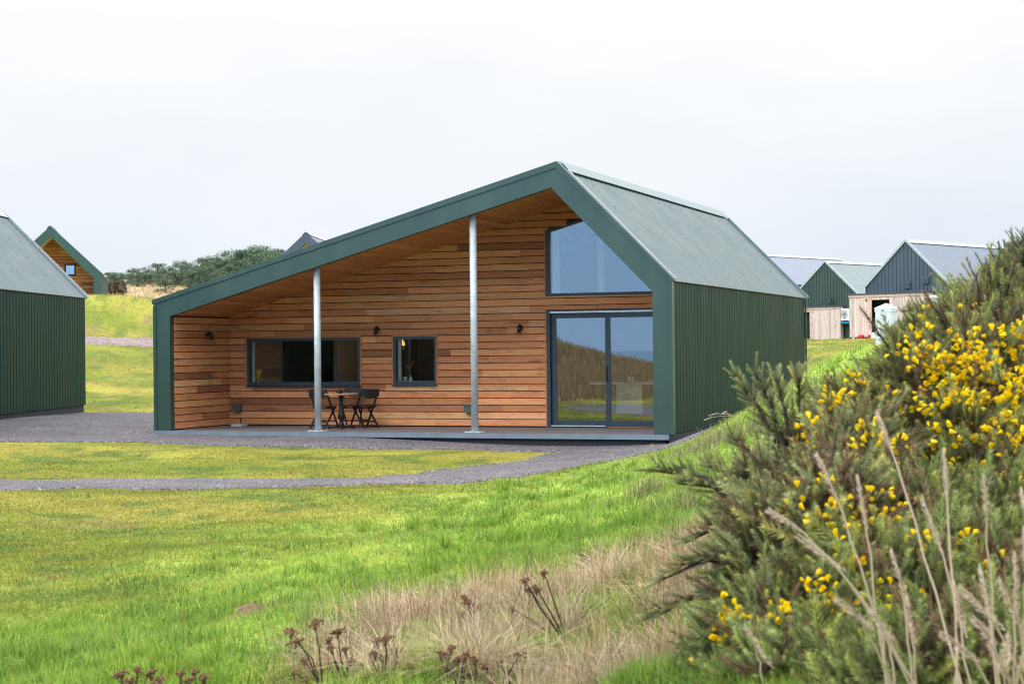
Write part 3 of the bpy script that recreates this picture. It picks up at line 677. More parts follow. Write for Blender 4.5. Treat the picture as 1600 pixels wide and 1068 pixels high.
# interior shell
mb = MB(); mb.box((IX0+.03, REC+.06, -.03), (IX1, D_-.32, .002)); mb.build('floor', ROOMF, H)
mb = MB(); mb.prism_y([(IX0+.03, .003), (IX1-.01, .003), (IX1-.06, IZ1-.05), (IXA, IZA-.07), (IX0+.1, IZ0-.05)], 8.6, 8.7); mb.build('partition', ROOMW, H)
mb = MB(); mb.box((5.6, REC+.9, .003), (5.7, 8.59, 3.55)); mb.build('partition', ROOMW, H)
mb = MB(); mb.box((2.15, REC+1.6, .003), (2.25, 8.59, 2.7)); mb.build('partition', ROOMW, H)
mb = MB(); mb.box((8.05, REC+.30, .003), (8.17, REC+.46, 4.3)); mb.build('column', BARK, H)
mb = MB(); mb.prism_y([(IX0+.03, .003), (IX0+.09, .003), (IX0+.09, IZ0), (IX0+.03, IZ0)], REC+.06, 8.59); mb.build('lining', ROOMW, H); mb = MB(); mb.prism_y([(IX1-.05, .003), (IX1-.005, .003), (IX1-.005, IZ1), (IX1-.05, IZ1)], REC+.12, 8.59); mb.build('lining', ROOMW, H)
mb = MB()
mb.prism_y([(IX0+.1, IZ0-.03), (IXA, IZA-.06), (IXA, IZA-.01), (IX0+.1, IZ0+.02)], REC+.07, 8.59); mb.prism_y([(IXA, IZA-.06), (IX1-.06, IZ1-.03), (IX1-.06, IZ1+.02), (IXA, IZA-.01)], REC+.07, 8.59); mb.build('ceiling', SOFW, H)

# ---- things in and on the porch
def inroom(px, py, dy):                 # point inside the room seen at a photo pixel, dy behind the wall
    v = at(px, py, 1)-CAM; t = (REC+dy-CAM[1])/v[1]; return CAM+v*t
def curtain(name, x0, x1, z0, z1, y, label):
    m = MB(); n = 22; A = []; B = []
    for k in range(n+1):
        x = x0+(x1-x0)*k/n; yy = y+0.025*math.sin(k*1.9)
        A.append((m.vert((x, yy, z0)), m.vert((x, yy+.006, z0)))); B.append((m.vert((x, yy, z1)), m.vert((x, yy+.006, z1))))
    for k in range(n):
        m.face((A[k][0], A[k+1][0], B[k+1][0], B[k][0])); m.face((B[k][1], B[k+1][1], A[k+1][1], A[k][1]))
    tag(m.build(name, CURT, None, True), label, 'curtain')
curtain('curtain', BW[0]+.07, BW[0]+.14, .95, 1.95, REC+.085, 'narrow white curtain at left edge of the wide low window')
curtain('curtain', SWN[0]+.06, SWN[0]+.15, .95, 1.95, REC+.085, 'white curtain at left edge of the small square window')
p = inroom(937, 420, .25); curtain('curtain', p[0]-.05, p[0]+.10, 2.72, 3.85, p[1], 'tall pale curtain strip high in the gable window')
p = inroom(866, 420, .15); curtain('curtain', UX0+.09, UX0+.25, 2.70, 4.0, p[1], 'white curtain gathered at left side of the gable window')
isl = thing('kitchen_island', 'kitchen island with pale front seen through the sliding door', 'kitchen island', (0, 0, 0))
a0 = inroom(963, 600, 1.0); a1 = inroom(1005, 641, 1.0); yI = a0[1]
m = MB(); m.box((a0[0], yI, .25), (a1[0]-.02, yI+.6, a0[2]-.004)); m.build('body', ISLE, isl)
m = MB(); m.box((a0[0]-.55, yI-.08, a0[2]), (a1[0]+.5, yI+.7, a0[2]+.04)); m.build('worktop', WHITE, isl)
m = MB(); m.box((a0[0]+.05, yI+.05, .003), (a1[0]-.06, yI+.55, .249)); m.build('base', BLACK, isl)
def stool(x, y, lab):
    t = thing('bar_stool', lab, 'stool', (x, y, .002), .1)
    m = MB(); m.lathe([(.17, .62), (.18, .64), (.17, .66)], (0, 0, 0), 18); m.build('seat', BLACK, t, True)
    for sx in (-1, 1):
        for sy in (-1, 1): m = MB(); m.bar((sx*.19, sy*.19, 0), (sx*.11, sy*.11, .62), .022, .022); m.build('leg', BLACKM, t)
    m = MB()
    for k in range(4):
        c = [(-.165, -.165), (.165, -.165), (.165, .165), (-.165, .165)]; m.bar((*c[k], .2), (*c[(k+1) % 4], .2), .016, .016)
    m.build('footrest', BLACKM, t)
stool(a0[0]-.35, yI-.1, 'black bar stool just left of the pale kitchen island'); stool(a1[0]+.32, yI-.15, 'black bar stool at right end of the kitchen island')
for px, h, r, lab, mt in ((978.5, .31, .038, 'tall dark wine bottle on the kitchen island', BOTG), (983, .13, .035, 'white cup beside the wine bottle on the island', CLAY), (989, .12, .034, 'white cup furthest right on the island worktop', CLAY), (998, .24, .03, 'slim dark bottle at right of the cups on the island', BOTG)):
    q = inroom(px, 598, 1.2); m = MB(); z = a0[2]+.041
    prof = [(r*.95, 0), (r, .01), (r, h*.6), (r*.85, h*.68), (r*.35, h*.78), (r*.33, h)] if mt is BOTG else [(r*.7, 0), (r*.95, h*.3), (r, h)]
    m.lathe(prof, (q[0], q[1], z), 16); tag(m.build('wine_bottle' if mt is BOTG else 'cup', mt, None, True), lab, 'bottle' if mt is BOTG else 'cup')
# window ledges carry the small things
m = MB(); m.box((BW[0]+.03, REC+.062, BW[2]-.02), (BW[1]-.03, REC+.40, BW[2]+.075)); m.build('window_ledge', WHITE, H)
m = MB(); m.box((SWN[0]+.03, REC+.062, SWN[2]-.02), (SWN[1]-.03, REC+.34, SWN[2]+.07)); m.build('window_ledge', WHITE, H)
zl = BW[2]+.0765
q = inroom(403.5, 590, .17); m = MB(); m.hexa([(q[0]-.07, q[1]-.01, zl+.08), (q[0]+.06, q[1]-.01, zl+.08), (q[0]+.06, q[1]+.03, zl+.08), (q[0]-.07, q[1]+.03, zl+.08), (q[0]-.07, q[1]-.01, zl+.28), (q[0]+.075, q[1]-.01, zl+.28), (q[0]+.075, q[1]+.03, zl+.28), (q[0]-.07, q[1]+.03, zl+.28)])
m.lathe([(.05, 0), (.05, .01), (.012, .02), (.012, .08)], (q[0], q[1]+.01, zl), 12); tag(m.build('ornament', YELL), 'yellow angular ornament in left corner of the wide window', 'ornament')
q = inroom(407.5, 590, .11); m = MB(); m.lathe([(.035, 0), (.04, .02), (.042, .15), (.03, .19), (.02, .20)], (q[0]+.02, q[1], zl), 14); tag(m.build('vase', STONE, None, True), 'brown stoneware jar in front of the yellow ornament', 'jar')
zl = SWN[2]+.0715
pt = thing('potted_plant', 'small leafy plant in a white pot inside the small window', 'plant', tuple(inroom(633.5, 593, .14)[:2])+(zl,))
m = MB(); m.lathe([(.035, 0), (.05, .07), (.052, .085)], (0, 0, 0), 16); m.build('pot', CLAY, pt, True)
m = MB(); m.col = (.03, .06, .02, 0)
for k in range(90):
    a_ = random.uniform(0, 6.28); e_ = random.uniform(.1, 1.4); r = random.uniform(.05, .13); c = Vector((math.cos(a_)*math.cos(e_)*r, math.sin(a_)*math.cos(e_)*r*.6, .085+math.sin(e_)*r*1.2)); u = Vector((random.gauss(0, 1), random.gauss(0, 1), random.gauss(0, 1))).normalized()*.022; v = u.cross(Vector((.3, .5, .8))).normalized()*.013
    m.poly([c-u, c-v, c+u, c+v])
m.build('leaves', LEAF, pt)
vs = thing('flower_vase', 'white bottle vase holding red flowers and a dried grass spray', 'vase', tuple(inroom(642, 593, .13)[:2])+(zl,))
m = MB(); m.lathe([(.028, 0), (.04, .02), (.04, .05), (.016, .085), (.014, .11)], (0, 0, 0), 16); m.build('vase_body', CLAY, vs, True)
m = MB(); m.tube([(0, 0, .1), (.01, 0, .25), (.05, .01, .42)], .004, 5); m.tube([(0, 0, .1), (-.03, 0, .24), (-.12, .01, .36)], .004, 5); m.tube([(0, 0, .1), (.01, 0, .22), (.02, .01, .32)], .004, 5); m.build('stem', BARK, vs)
m = MB()
for c in ((.05, .01, .42), (.02, .01, .32), (.03, 0, .36), (.06, .02, .39), (0, 0, .30)): m.lathe([(.008, -.02), (.024, 0), (.018, .018), (.004, .024)], c, 8)
m.build('flower_head', REDM, vs, True)
m = MB(); m.col = (.55, .45, .3, 0)
for k in range(40):
    t = random.random(); c = Vector((-.03-.09*t, 0, .24+.12*t)); u = Vector((random.gauss(0, .02), random.gauss(0, .01), random.gauss(.01, .02))); m.poly([c, c+Vector((.004, 0, 0)), c+u])
m.build('dried_spray', DRYM, vs)
q = inroom(628, 545, 1.3); lp = thing('pendant_lamp', 'small glowing pendant lamp inside the small square window', 'lamp', (q[0], q[1], q[2]+.18))
m = MB(); m.lathe([(.07, -.10), (.055, -.02), (.02, .02)], (0, 0, 0), 16); m.build('lamp_shade', emit_mat('glowing lamp shade', (1.0, .55, .2), 1.4), lp, True)
bl = bpy.data.lights.new('bulb', 'POINT'); bl.energy = 14; bl.color = (1, .72, .42); bl.shadow_soft_size = .04; bo = bpy.data.objects.new('bulb', bl); COL.objects.link(bo); bo.location = (q[0], q[1], q[2]+.02)
m = MB(); m.tube([(0, 0, .02), (0, 0, .42)], .006, 6); m.build('cord', BLACKM, lp)
# table with three folding chairs
T = frontp(533.5, 666.5, 1.35)
tp = thing('bistro_table', 'round timber topped table on a black cast pedestal between the folding chairs', 'table', (T[0], 1.35, 0))
m = MB(); m.col = (.42, .24, .12, .2); m.lathe([(.34, .70), (.355, .705), (.355, .728), (.345, .735)], (0, 0, 0), 36); m.build('tabletop', TABLEW, tp)
m = MB(); m.lathe([(.045, .035), (.06, .06), (.05, .11), (.035, .16), (.075, .22), (.068, .30), (.045, .42), (.038, .58), (.055, .64), (.05, .69)], (0, 0, 0), 18); m.build('pedestal', BLACKM, tp, True)
m = MB()
for k in range(4):
    a_ = k*math.pi/2+.4; m.tube([(math.cos(a_)*.03, math.sin(a_)*.03, .06), (math.cos(a_)*.16, math.sin(a_)*.16, .05), (math.cos(a_)*.28, math.sin(a_)*.28, .018)], [.035, .028, .02], 8)
m.build('base', BLACKM, tp, True)
m = MB(); c = (T[0]-.02, 1.33, .7355)
m.lathe([(.045, 0), (.07, .02), (.072, .045), (.05, .07), (.02, .078), (.018, .09), (.008, .105)], c, 18); m.tube([(c[0]+.06, c[1], c[2]+.04), (c[0]+.1, c[1], c[2]+.06), (c[0]+.115, c[1], c[2]+.075)], .01, 6); m.tube([(c[0]-.065, c[1], c[2]+.06), (c[0]-.1, c[1], c[2]+.05), (c[0]-.065, c[1], c[2]+.02)], .007, 6)
tag(m.build('teapot', BLACKM, None, True), 'small black teapot standing on the round porch table', 'teapot')
def folding_chair():
    t = thing('folding_chair', 'x', 'chair', (0, 0, 0), 0, 'black folding chairs at the porch table')
    m = MB(); n = 9; P = []
    for k in range(n):
        x = -.215+.43*k/(n-1); yb = -.235-.035*(1-((k-(n-1)/2)/((n-1)/2))**2); zl_ = .665-.035*(1-((k-(n-1)/2)/((n-1)/2))**2)
        P.append([(x, yb, zl_), (x, yb+.018, zl_), (x, yb+.005, .815), (x, yb-.013, .815)])
    for a_, b_ in zip(P, P[1:]): m.hexa([a_[0], b_[0], b_[1], a_[1], a_[3], b_[3], b_[2], a_[2]])
    m.build('backrest', BLACK, t)
    m = MB()
    for y in np.arange(-.17, .2, .058): m.box((-.19, y, .44), (.19, y+.048, .458))
    m.box((-.17, -.17, .422), (-.145, .205, .4395)); m.box((.145, -.17, .422), (.17, .205, .4395)); m.build('seat', BLACK, t)
    for sx in (-1, 1):
        m = MB(); m.bar((sx*.205, -.235, .80), (sx*.205, .25, 0), .024, .034); m.build('leg', BLACK, t)
        m = MB(); m.bar((sx*.178, .17, .435), (sx*.178, -.27, 0), .024, .034); m.build('leg', BLACK, t)
    for a_, b_ in (((-.193, .155, .135), (.193, .172, .165)), ((-.166, -.185, .12), (.166, -.168, .155)), ((-.193, -.02, .40), (.193, 0.0, .42))): m = MB(); m.box(a_, b_); m.build('stretcher', BLACK, t)
    return t
c1 = folding_chair()
def set_chair(c, px, py, rz, lab):
    p = frontp(px, py, 0); 
    v = at(px, py, 1)-CAM; t = -CAM[2]/v[2]; g_ = CAM+v*t
    c.location = (g_[0], g_[1], 0.001); c.rotation_euler = (0, 0, rz); c['label'] = lab
set_chair(c1, 506, 668.6, -.10, 'black folding chair standing left of the porch table behind the steel post')
c2 = copy_tree(c1); set_chair(c2, 570, 667.8, 1.0, 'black folding chair nearest right of the porch table with its back to the right')
c3 = copy_tree(c1); set_chair(c3, 551, 667.3, 3.35, 'black folding chair beyond the porch table, its backrest against the timber wall')
p = frontp(373, 663.5, 1.9); m = MB(); m.box((p[0]-.13, 1.8, .001), (p[0]+.13, 2.05, .06)); b_ = m.build('concrete_block', CONC); tag(b_, 'low pale concrete block with a short metal rod in the porch corner', 'block')
m = MB(); m.tube([(p[0]+.04, 1.92, .061), (p[0]+.04, 1.92, .18)], .014, 8); m.build('rod', BLACKM, b_)

# ------------------------------------------------------------------ the other cabins
def shell_cabin(label, loc, rz, prof, L, wall, roof, ridge=PALEM, wood=None, rec=1.8, fasc=None, win=None, group=None, pitch=0.22):
    """prof: left base, left eave, apex, right eave, right base in local xz; front at y=0"""
    t = thing('cabin', label, 'cabin', loc, rz, group)
    (x0, _), (xa, za), (xm, zm), (xb, zb), (x1, _) = prof
    m = MB(); rib_sheet(m, (x1, 0, 0), (0, 1, 0), (0, 0, 1), (1, 0, 0), L, zb-.02, pitch, .010); m.box((x1-.2, .15, 0), (x1-.016, L-.1, zb-.15)); m.build('wall', wall, t)
    m = MB(); rib_sheet(m, (x0, L, 0), (0, -1, 0), (0, 0, 1), (-1, 0, 0), L, za-.02, pitch, .018); m.box((x0+.016, .15, 0), (x0+.2, L-.1, za-.15)); m.build('wall', wall, t)
    def gable(y, sgn):
        m = MB(); x = x0+.02
        while x < x1-.03:
            xe = min(x+pitch, x1-.02)
            top = lambda q: (za+(q-xa)*(zm-za)/(xm-xa) if q < xm else zb+(xb-q)*(zm-zb)/(xb-xm))-.03
            for a_, b_, o_ in ((x, x+(xe-x)*.6, 0.0), (x+(xe-x)*.6+.001, xe-.001, .026)):
                za_, zb_ = top(a_), top(b_); yf = y+sgn*o_; yb_ = y-sgn*.05; ys = (yf, yb_)
                lo, hi = min(ys), max(ys)
                m.hexa([(a_, lo, 0), (b_, lo, 0), (b_, hi, 0), (a_, hi, 0), (a_, lo, za_), (b_, lo, zb_), (b_, hi, zb_), (a_, hi, za_)])
            x = xe
        return m.build('wall', wall, t)
    gable(L-.06, 1)
    dr_ = Vector((xb-xm, 0, zb-zm)).normalized(); nr = Vector((-dr_.z, 0, dr_.x)); Lr = math.hypot(xb-xm, zb-zm)
    dl = Vector((xa-xm, 0, za-zm)).normalized(); nl = Vector((dl.z, 0, -dl.x)); Ll = math.hypot(xa-xm, za-zm)
    m = MB(); rib_sheet(m, Vector((xm, .03, zm)), (0, 1, 0), dr_, nr, L-.0, Lr+.07, .32, .007); b0 = -nr*.12; P = [Vector((xm, 0, zm))-nr*.016, Vector((xm, 0, zm-.17)), Vector((xb, 0, zb))-nr*.13-dr_*.1, Vector((xb, 0, zb))-nr*.016]
    m.prism_y([(p.x, p.z) for p in P], .05, L); screws(m, Vector((xm, .6, zm))+nr*.008+dr_*.5, (0, 1, 0), dr_, nr, int(L/.9), .9, max(1, int(Lr/.7)), .66, 1, .02); m.build('roof', [roof, GREYBOX], t)
    m = MB(); rib_sheet(m, Vector((xm, L+.03, zm)), (0, -1, 0), dl, nl, L, Ll+.07, .32, .007); P = [Vector((xm, 0, zm))-nl*.016, Vector((xm, 0, zm-.17)), Vector((xa, 0, za))-nl*.13-dl*.1, Vector((xa, 0, za))-nl*.016]
    m.prism_y([(p.x, p.z) for p in P], .05, L); m.build('roof', roof, t)
    m = MB(); tp_ = Vector((xm, 0, zm))
    for dd, nn in ((dr_, nr), (dl, nl)):
        e0, e1 = tp_+nn*.05, tp_+dd*.22+nn*.045
        m.hexa([(e0.x, 0, e0.z-.014), (e1.x, 0, e1.z-.014), (e1.x, L+.06, e1.z-.014), (e0.x, L+.06, e0.z-.014), (e0.x, 0, e0.z), (e1.x, 0, e1.z), (e1.x, L+.06, e1.z), (e0.x, L+.06, e0.z)])
    m.build('ridge_cap', ridge, t)
    for dd, nn, ll in ((dr_, nr, Lr), (dl, nl, Ll)):
        for y in ((-.01, L+.05) if not wood else (L+.05,)):
            m = MB(); a_, b_ = tp_+dd*.0+nn*.01, tp_+dd*(ll+.06)+nn*.01; m.bar((a_.x, y, a_.z), (b_.x, y, b_.z), .06, .11); m.build('verge_trim', ridge, t)
    m = MB(); m.box((x0+.05, .08, -1.6), (x1-.03, L-.08, -.005)); m.build('plinth', DARKPL, t)
    if not wood: gable(.06, -1); return t
    # open fronted gable: fascia ring, timber wall set back
    tf = .40; O_ = prof; I_ = [(x0+tf*.9, 0), (x0+tf*.9, za-.30), (xm, zm-.52), (x1-tf*.9, zb-.30), (x1-tf*.9, 0)]
    m = MB()
    for k in range(4): m.prism_y([O_[k], I_[k], I_[k+1], O_[k+1]], -.05, .14)
    m.build('fascia', fasc, t)
    m = MB(); rs_ = random.Random(4)
    ztop = zm-.55
    def lim(z):
        a_ = I_[1][0] if z < I_[1][1] else I_[1][0]+(z-I_[1][1])*(I_[2][0]-I_[1][0])/(I_[2][1]-I_[1][1])
        b_ = I_[3][0] if z < I_[3][1] else I_[3][0]-(z-I_[3][1])*(I_[3][0]-I_[2][0])/(I_[2][1]-I_[3][1])
        return a_, b_
    hs = [h_rect(win[0]-.02, win[1]+.02, win[2]-.02, win[3]+.02)] if win else []
    boards(m, lim, .01, ztop, .16, hs, lambda x, dp, z: (x, rec-dp, z), rs=rs_); m.build('wall', WOODX, t)
    m = MB(); m.prism_y([I_[0], I_[4], I_[3], I_[2], I_[1]], rec+.09, rec+.13); m.build('membrane', GAP, t)
    m = MB()
    for (p0_, p1_) in ((I_[1], I_[2]), (I_[2], I_[3])):
        m.hexa([(p0_[0], .141, p0_[1]), (p1_[0], .141, p1_[1]), (p1_[0], rec, p1_[1]), (p0_[0], rec, p0_[1]), (p0_[0], .141, p0_[1]+.03), (p1_[0], .141, p1_[1]+.03), (p1_[0], rec, p1_[1]+.03), (p0_[0], rec, p0_[1]+.03)])
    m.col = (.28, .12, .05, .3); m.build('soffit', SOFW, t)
    if win:
        a_, b_, c_, e_ = win; m = MB(); f = .06
        m.box((a_, rec-.02, c_), (a_+f, rec+.05, e_)); m.box((b_-f, rec-.02, c_), (b_, rec+.05, e_)); m.box((a_+f, rec-.02, e_-f), (b_-f, rec+.05, e_)); m.box((a_+f, rec-.02, c_), (b_-f, rec+.05, c_+f))
        w_ = m.build('window', FRAME, t); m = MB(); m.box((a_+f, rec+.02, c_+f), (b_-f, rec+.035, e_-f)); m.build('pane', GLASS2, w_)
    return t
GLASS2 = glass_mat('strongly reflecting pane', 0.45)
def placed(P, rz, lx, ly):              # object origin so that its local (lx, ly) stands at world P
    c, s_ = math.cos(rz), math.sin(rz); return (P[0]-(lx*c-ly*s_), P[1]-(lx*s_+ly*c))
P = at(134, 632, 46); rz = .325
x, y = placed(P, rz, W_, D_)
left_cabin = shell_cabin('near green steel cabin at the left edge, showing only ribbed side wall and roof', (x, y, P[2]), rz,
    [(0, 0), (0, HL), (RX, RZ), (W_, HR), (W_, 0)], D_, GREEN, GREENR, PALEM, wood=True, rec=2.4, fasc=GREENF, pitch=.23)
Pa = at(79, 353, 85); rz = .555
shell_cabin('green gabled cabin with timber front and small window behind the near left cabin', (Pa[0], Pa[1], Pa[2]-5.13), rz,
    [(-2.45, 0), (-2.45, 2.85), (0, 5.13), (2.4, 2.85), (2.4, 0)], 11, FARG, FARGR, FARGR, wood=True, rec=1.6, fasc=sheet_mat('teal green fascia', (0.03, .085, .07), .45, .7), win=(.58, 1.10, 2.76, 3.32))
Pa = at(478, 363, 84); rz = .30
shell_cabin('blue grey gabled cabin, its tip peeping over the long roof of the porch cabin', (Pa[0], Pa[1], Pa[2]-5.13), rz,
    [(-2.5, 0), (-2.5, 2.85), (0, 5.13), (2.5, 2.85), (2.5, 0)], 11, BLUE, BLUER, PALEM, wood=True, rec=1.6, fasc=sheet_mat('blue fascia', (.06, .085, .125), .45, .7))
RB = -.423
Pa = at(1310, 404, 131.5); x, y = placed(Pa, RB, 0, 13)
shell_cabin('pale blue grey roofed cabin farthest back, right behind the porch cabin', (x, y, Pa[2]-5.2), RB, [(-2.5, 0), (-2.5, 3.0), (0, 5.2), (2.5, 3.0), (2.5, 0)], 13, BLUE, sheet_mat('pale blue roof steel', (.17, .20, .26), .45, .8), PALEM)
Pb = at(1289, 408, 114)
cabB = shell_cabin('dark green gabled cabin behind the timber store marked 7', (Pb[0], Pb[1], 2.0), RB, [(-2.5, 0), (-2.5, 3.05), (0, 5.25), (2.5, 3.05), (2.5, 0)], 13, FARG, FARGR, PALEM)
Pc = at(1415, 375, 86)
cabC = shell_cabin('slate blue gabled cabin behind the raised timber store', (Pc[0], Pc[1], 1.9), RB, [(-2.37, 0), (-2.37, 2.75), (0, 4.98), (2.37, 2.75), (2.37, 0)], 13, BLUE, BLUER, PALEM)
m = MB()
for x, z in ((-.1, 2.55), (.95, 2.75)): m.box((x, -.02, z), (x+.36, .03, z+.36)); m.box((x+.03, -.06, z+.03), (x+.33, -.021, z+.10)); m.box((x+.03, -.05, z+.14), (x+.33, -.021, z+.2)); m.box((x+.03, -.05, z+.24), (x+.33, -.021, z+.3))
m.build('wall_vent', BLUE, cabC)
m = MB(); m.tube([(.55, .02, 2.45), (.55, -.09, 2.45), (.55, -.09, 2.8)], .03, 8); m.tube([(.55, -.09, 2.45), (.2, -.06, 2.42)], .025, 8); m.build('flue_pipe', BLACKM, cabB)
m = MB(); m.tube([(1.95, .02, 2.4), (1.95, -.09, 2.4), (1.95, -.09, 2.55)], .03, 8); m.tube([(1.6, .02, 1.72), (2.15, -.12, 1.70)], .03, 8); m.build('overflow_pipe', STEEL, cabB)
def vboards(m, x0, x1, z0, z1, y, rs, w=.145):
    x = x0
    while x < x1-.01:
        xe = min(x+w*rs.uniform(.9, 1.1), x1); t = rs.random(); k = rs.uniform(.82, 1.15)
        b = (.66, .55, .52) if t < .7 else (.68, .49, .44) if t < .9 else (.54, .45, .43)
        m.col = (b[0]*k, b[1]*k, b[2]*k, rs.random()); m.box((x+.002, y, z0), (xe-.007, y+.022, z1)); x = xe
    m.col = (1, 1, 1, 0)
def store(label, cab, x0, x1, e, z0, h, ox0, ox1, seed):
    """timber store standing in front of a cabin's gable"""
    c, s_ = math.cos(RB), math.sin(RB)
    t = thing('timber_store', label, 'store', tuple(cab.location), RB)
    rs = random.Random(seed); m = MB()
    vboards(m, x0, ox0, z0, h-.16, -e, rs); vboards(m, ox1, x1, z0, h-.16, -e, rs); vboards(m, ox0, ox1, h-.30, h-.16, -e, rs)
    m.col = (.52, .40, .36, .4); m.box((x0, -e+.03, z0), (x0+.022, -.06, h-.16)); m.box((x1-.022, -e+.03, z0), (x1, -.06, h-.16)); m.build('wall', PALEW, t)
    m = MB(); m.col = (.58, .42, .36, .2); m.box((x0-.03, -e-.03, h-.155), (x1+.03, -e-.004, h-.03)); m.box((x1+.004, -e, h-.155), (x1+.03, -.06, h-.03)); m.build('fascia', PALEW, t)
    m = MB(); m.hexa([(x0-.06, -e-.06, h-.029), (x1+.06, -e-.06, h-.029), (x1+.06, -.055, h+.0), (x0-.06, -.055, h+.0), (x0-.06, -e-.06, h+.03), (x1+.06, -e-.06, h+.03), (x1+.06, -.055, h+.06), (x0-.06, -.055, h+.06)]); m.build('roof', plain('store roof felt', (.05, .06, .08), .7), t)
    m = MB(); m.box((x0+.03, -.12, z0), (x1-.03, -.065, h-.17)); m.box((x0+.03, -e+.04, z0), (x1-.03, -.121, z0+.03)); m.build('lining', GAP, t)  # near-black back panel and floor stand in for the shade inside the doorway
    return t
stC = store('raised pale timber store with a dark open doorway in front of the slate blue cabin', cabC, -2.95, 1.52, .6, .17, 2.33, -1.62, -.60, 3)
m = MB()
for x in (-2.83, -1.75, .3, 1.4): m.box((x, -.55, -.3), (x+.13, -.42, .169))
m.col = (.5, .39, .35, .2); m.build('leg', PALEW, stC)
m = MB(); m.box((-1.98, -.66, 2.0), (-1.90, -.605, 2.07)); m.build('lamp', BLACKM, stC)
stB = store('low pale timber store numbered 7 at the corner of the porch cabin', cabB, -2.95, 1.43, .38, .02, 2.22, -2.0, -1.0, 9)
m = MB(); nx_, nz_ = -.80, 1.22
for pp in ([(0, .40), (.27, .40), (.27, .455), (0, .455)], [(.06, 0), (.125, 0), (.27, .399), (.20, .399)]): m.prism_y([(nx_+a_, nz_+b_) for a_, b_ in pp], -.412, -.4035)
m.build('number', WHITE, stB)
#; fc.body = '7'; fc.size = .62; fc.extrude = .008; fo = bpy.data.objects.new('number', fc); COL.objects.link(fo); fo.parent = stB; fo.location = (-.80, -.40, 1.22); fo.rotation_euler = (math.pi/2, 0, 0); fc.materials.append(WHITE)
def heat_pump(label, cab, x, z, y, w=.62, h=.78):
    t = thing('heat_pump', label, 'heat pump', tuple(cab.location), RB)
    m = MB(); m.box((x, y-.3, z), (x+w, y, z+h)); m.build('casing', WHITE, t)
    m = MB()
    for r in (.06, .12, .18, .24): m.tube([(x+w*.42+r*math.cos(a_), y-.306, z+h*.5+r*1.2*math.sin(a_)) for a_ in np.linspace(0, 2*math.pi, 21)], .011, 5, cap=False)
    for a_ in np.linspace(0, 2*math.pi, 9)[:-1]: m.bar((x+w*.42, y-.308, z+h*.5), (x+w*.42+.24*math.cos(a_), y-.308, z+h*.5+.28*math.sin(a_)), .012, .012)
    m.build('fan_grille', GREYBOX, t); m = MB(); m.box((x+.05, y-.25, z-.05), (x+.09, y+.05, z-.002)); m.box((x+w-.09, y-.25, z-.05), (x+w-.05, y+.05, z-.002)); m.build('bracket', STEEL, t)
heat_pump('white heat pump unit at right of the store marked 7', cabB, 1.47, 1.30, -.1)
heat_pump('white heat pump unit beside the raised store on the slate blue cabin', cabC, 1.57, 1.40, -.2)
m = MB(); m.box((1.46, -.55, 1.13), (2.22, -.1, 1.20)); m.box((1.5, -.12, 1.05), (2.2, -.05, 1.129)); o = m.build('blue_tray', BLUEP); o.location = cabB.location; o.rotation_euler = (0, 0, RB); tag(o, 'flat bright blue tray under the white heat pump of the green cabin', 'tray')
for x, lab, w in ((-2.05, 'red container under the raised timber store, left of the doorway', .36), (-1.52, 'red and white bag at the store doorway beside the blue kiosk', .22)):
    m = MB(); m.lathe([(w*.42, 0), (w*.5, .05), (w*.5, .24), (w*.36, .30), (w*.12, .31)], (x, -.95, -.02), 12)
    o = m.build('fuel_can' if w > .3 else 'bag', REDM); o.location = cabC.location; o.rotation_euler = (0, 0, RB); tag(o, lab, 'container' if w > .3 else 'bag')
    if w < .3: m = MB(); m.lathe([(.11, 0), (.13, .1), (.1, .32), (.04, .42)], (x+.2, -.95, -.02), 10); m.lathe([(.06, .29), (.07, .36), (.02, .5)], (x, -.95, -.02), 8); m.build('top', WHITE, o)
Pk = at(1385.5, 549, 64); gz = ground_z(Pk[:1], Pk[1:2])[0]
k = thing('utility_kiosk', 'pale blue utility kiosk with a shallow pyramid top standing on the lawn', 'kiosk', (Pk[0], Pk[1], 1.37), -.22)
m = MB(); m.box((-.31, -.31, .0), (.31, .31, 1.62)); m.box((-.27, -.322, .06), (.27, -.311, 1.5)); m.box((-.33, -.33, 1.5), (.33, .33, 1.64)); m.build('body', KIOSK, k)
m = MB(); c8 = [m.vert(p) for p in ((-.345, -.345, 1.641), (.345, -.345, 1.641), (.345, .345, 1.641), (-.345, .345, 1.641))]; ap = m.vert((0, 0, 1.83)); m.face(c8[::-1])
for i in range(4): m.face((c8[i], c8[(i+1) % 4], ap))
m.build('roof', plain('kiosk top', (.66, .75, .79), .45), k)
m = MB(); m.box((-.29, -.29, -.6), (.29, .29, -.002)); m.build('base', DARKPL, k)
m = MB(); m.box((-.06, -.337, 1.53), (.03, -.3305, 1.57)); m.box((.2, -.34, .8), (.23, -.323, .95)); m.build('lock', BLACKM, k)

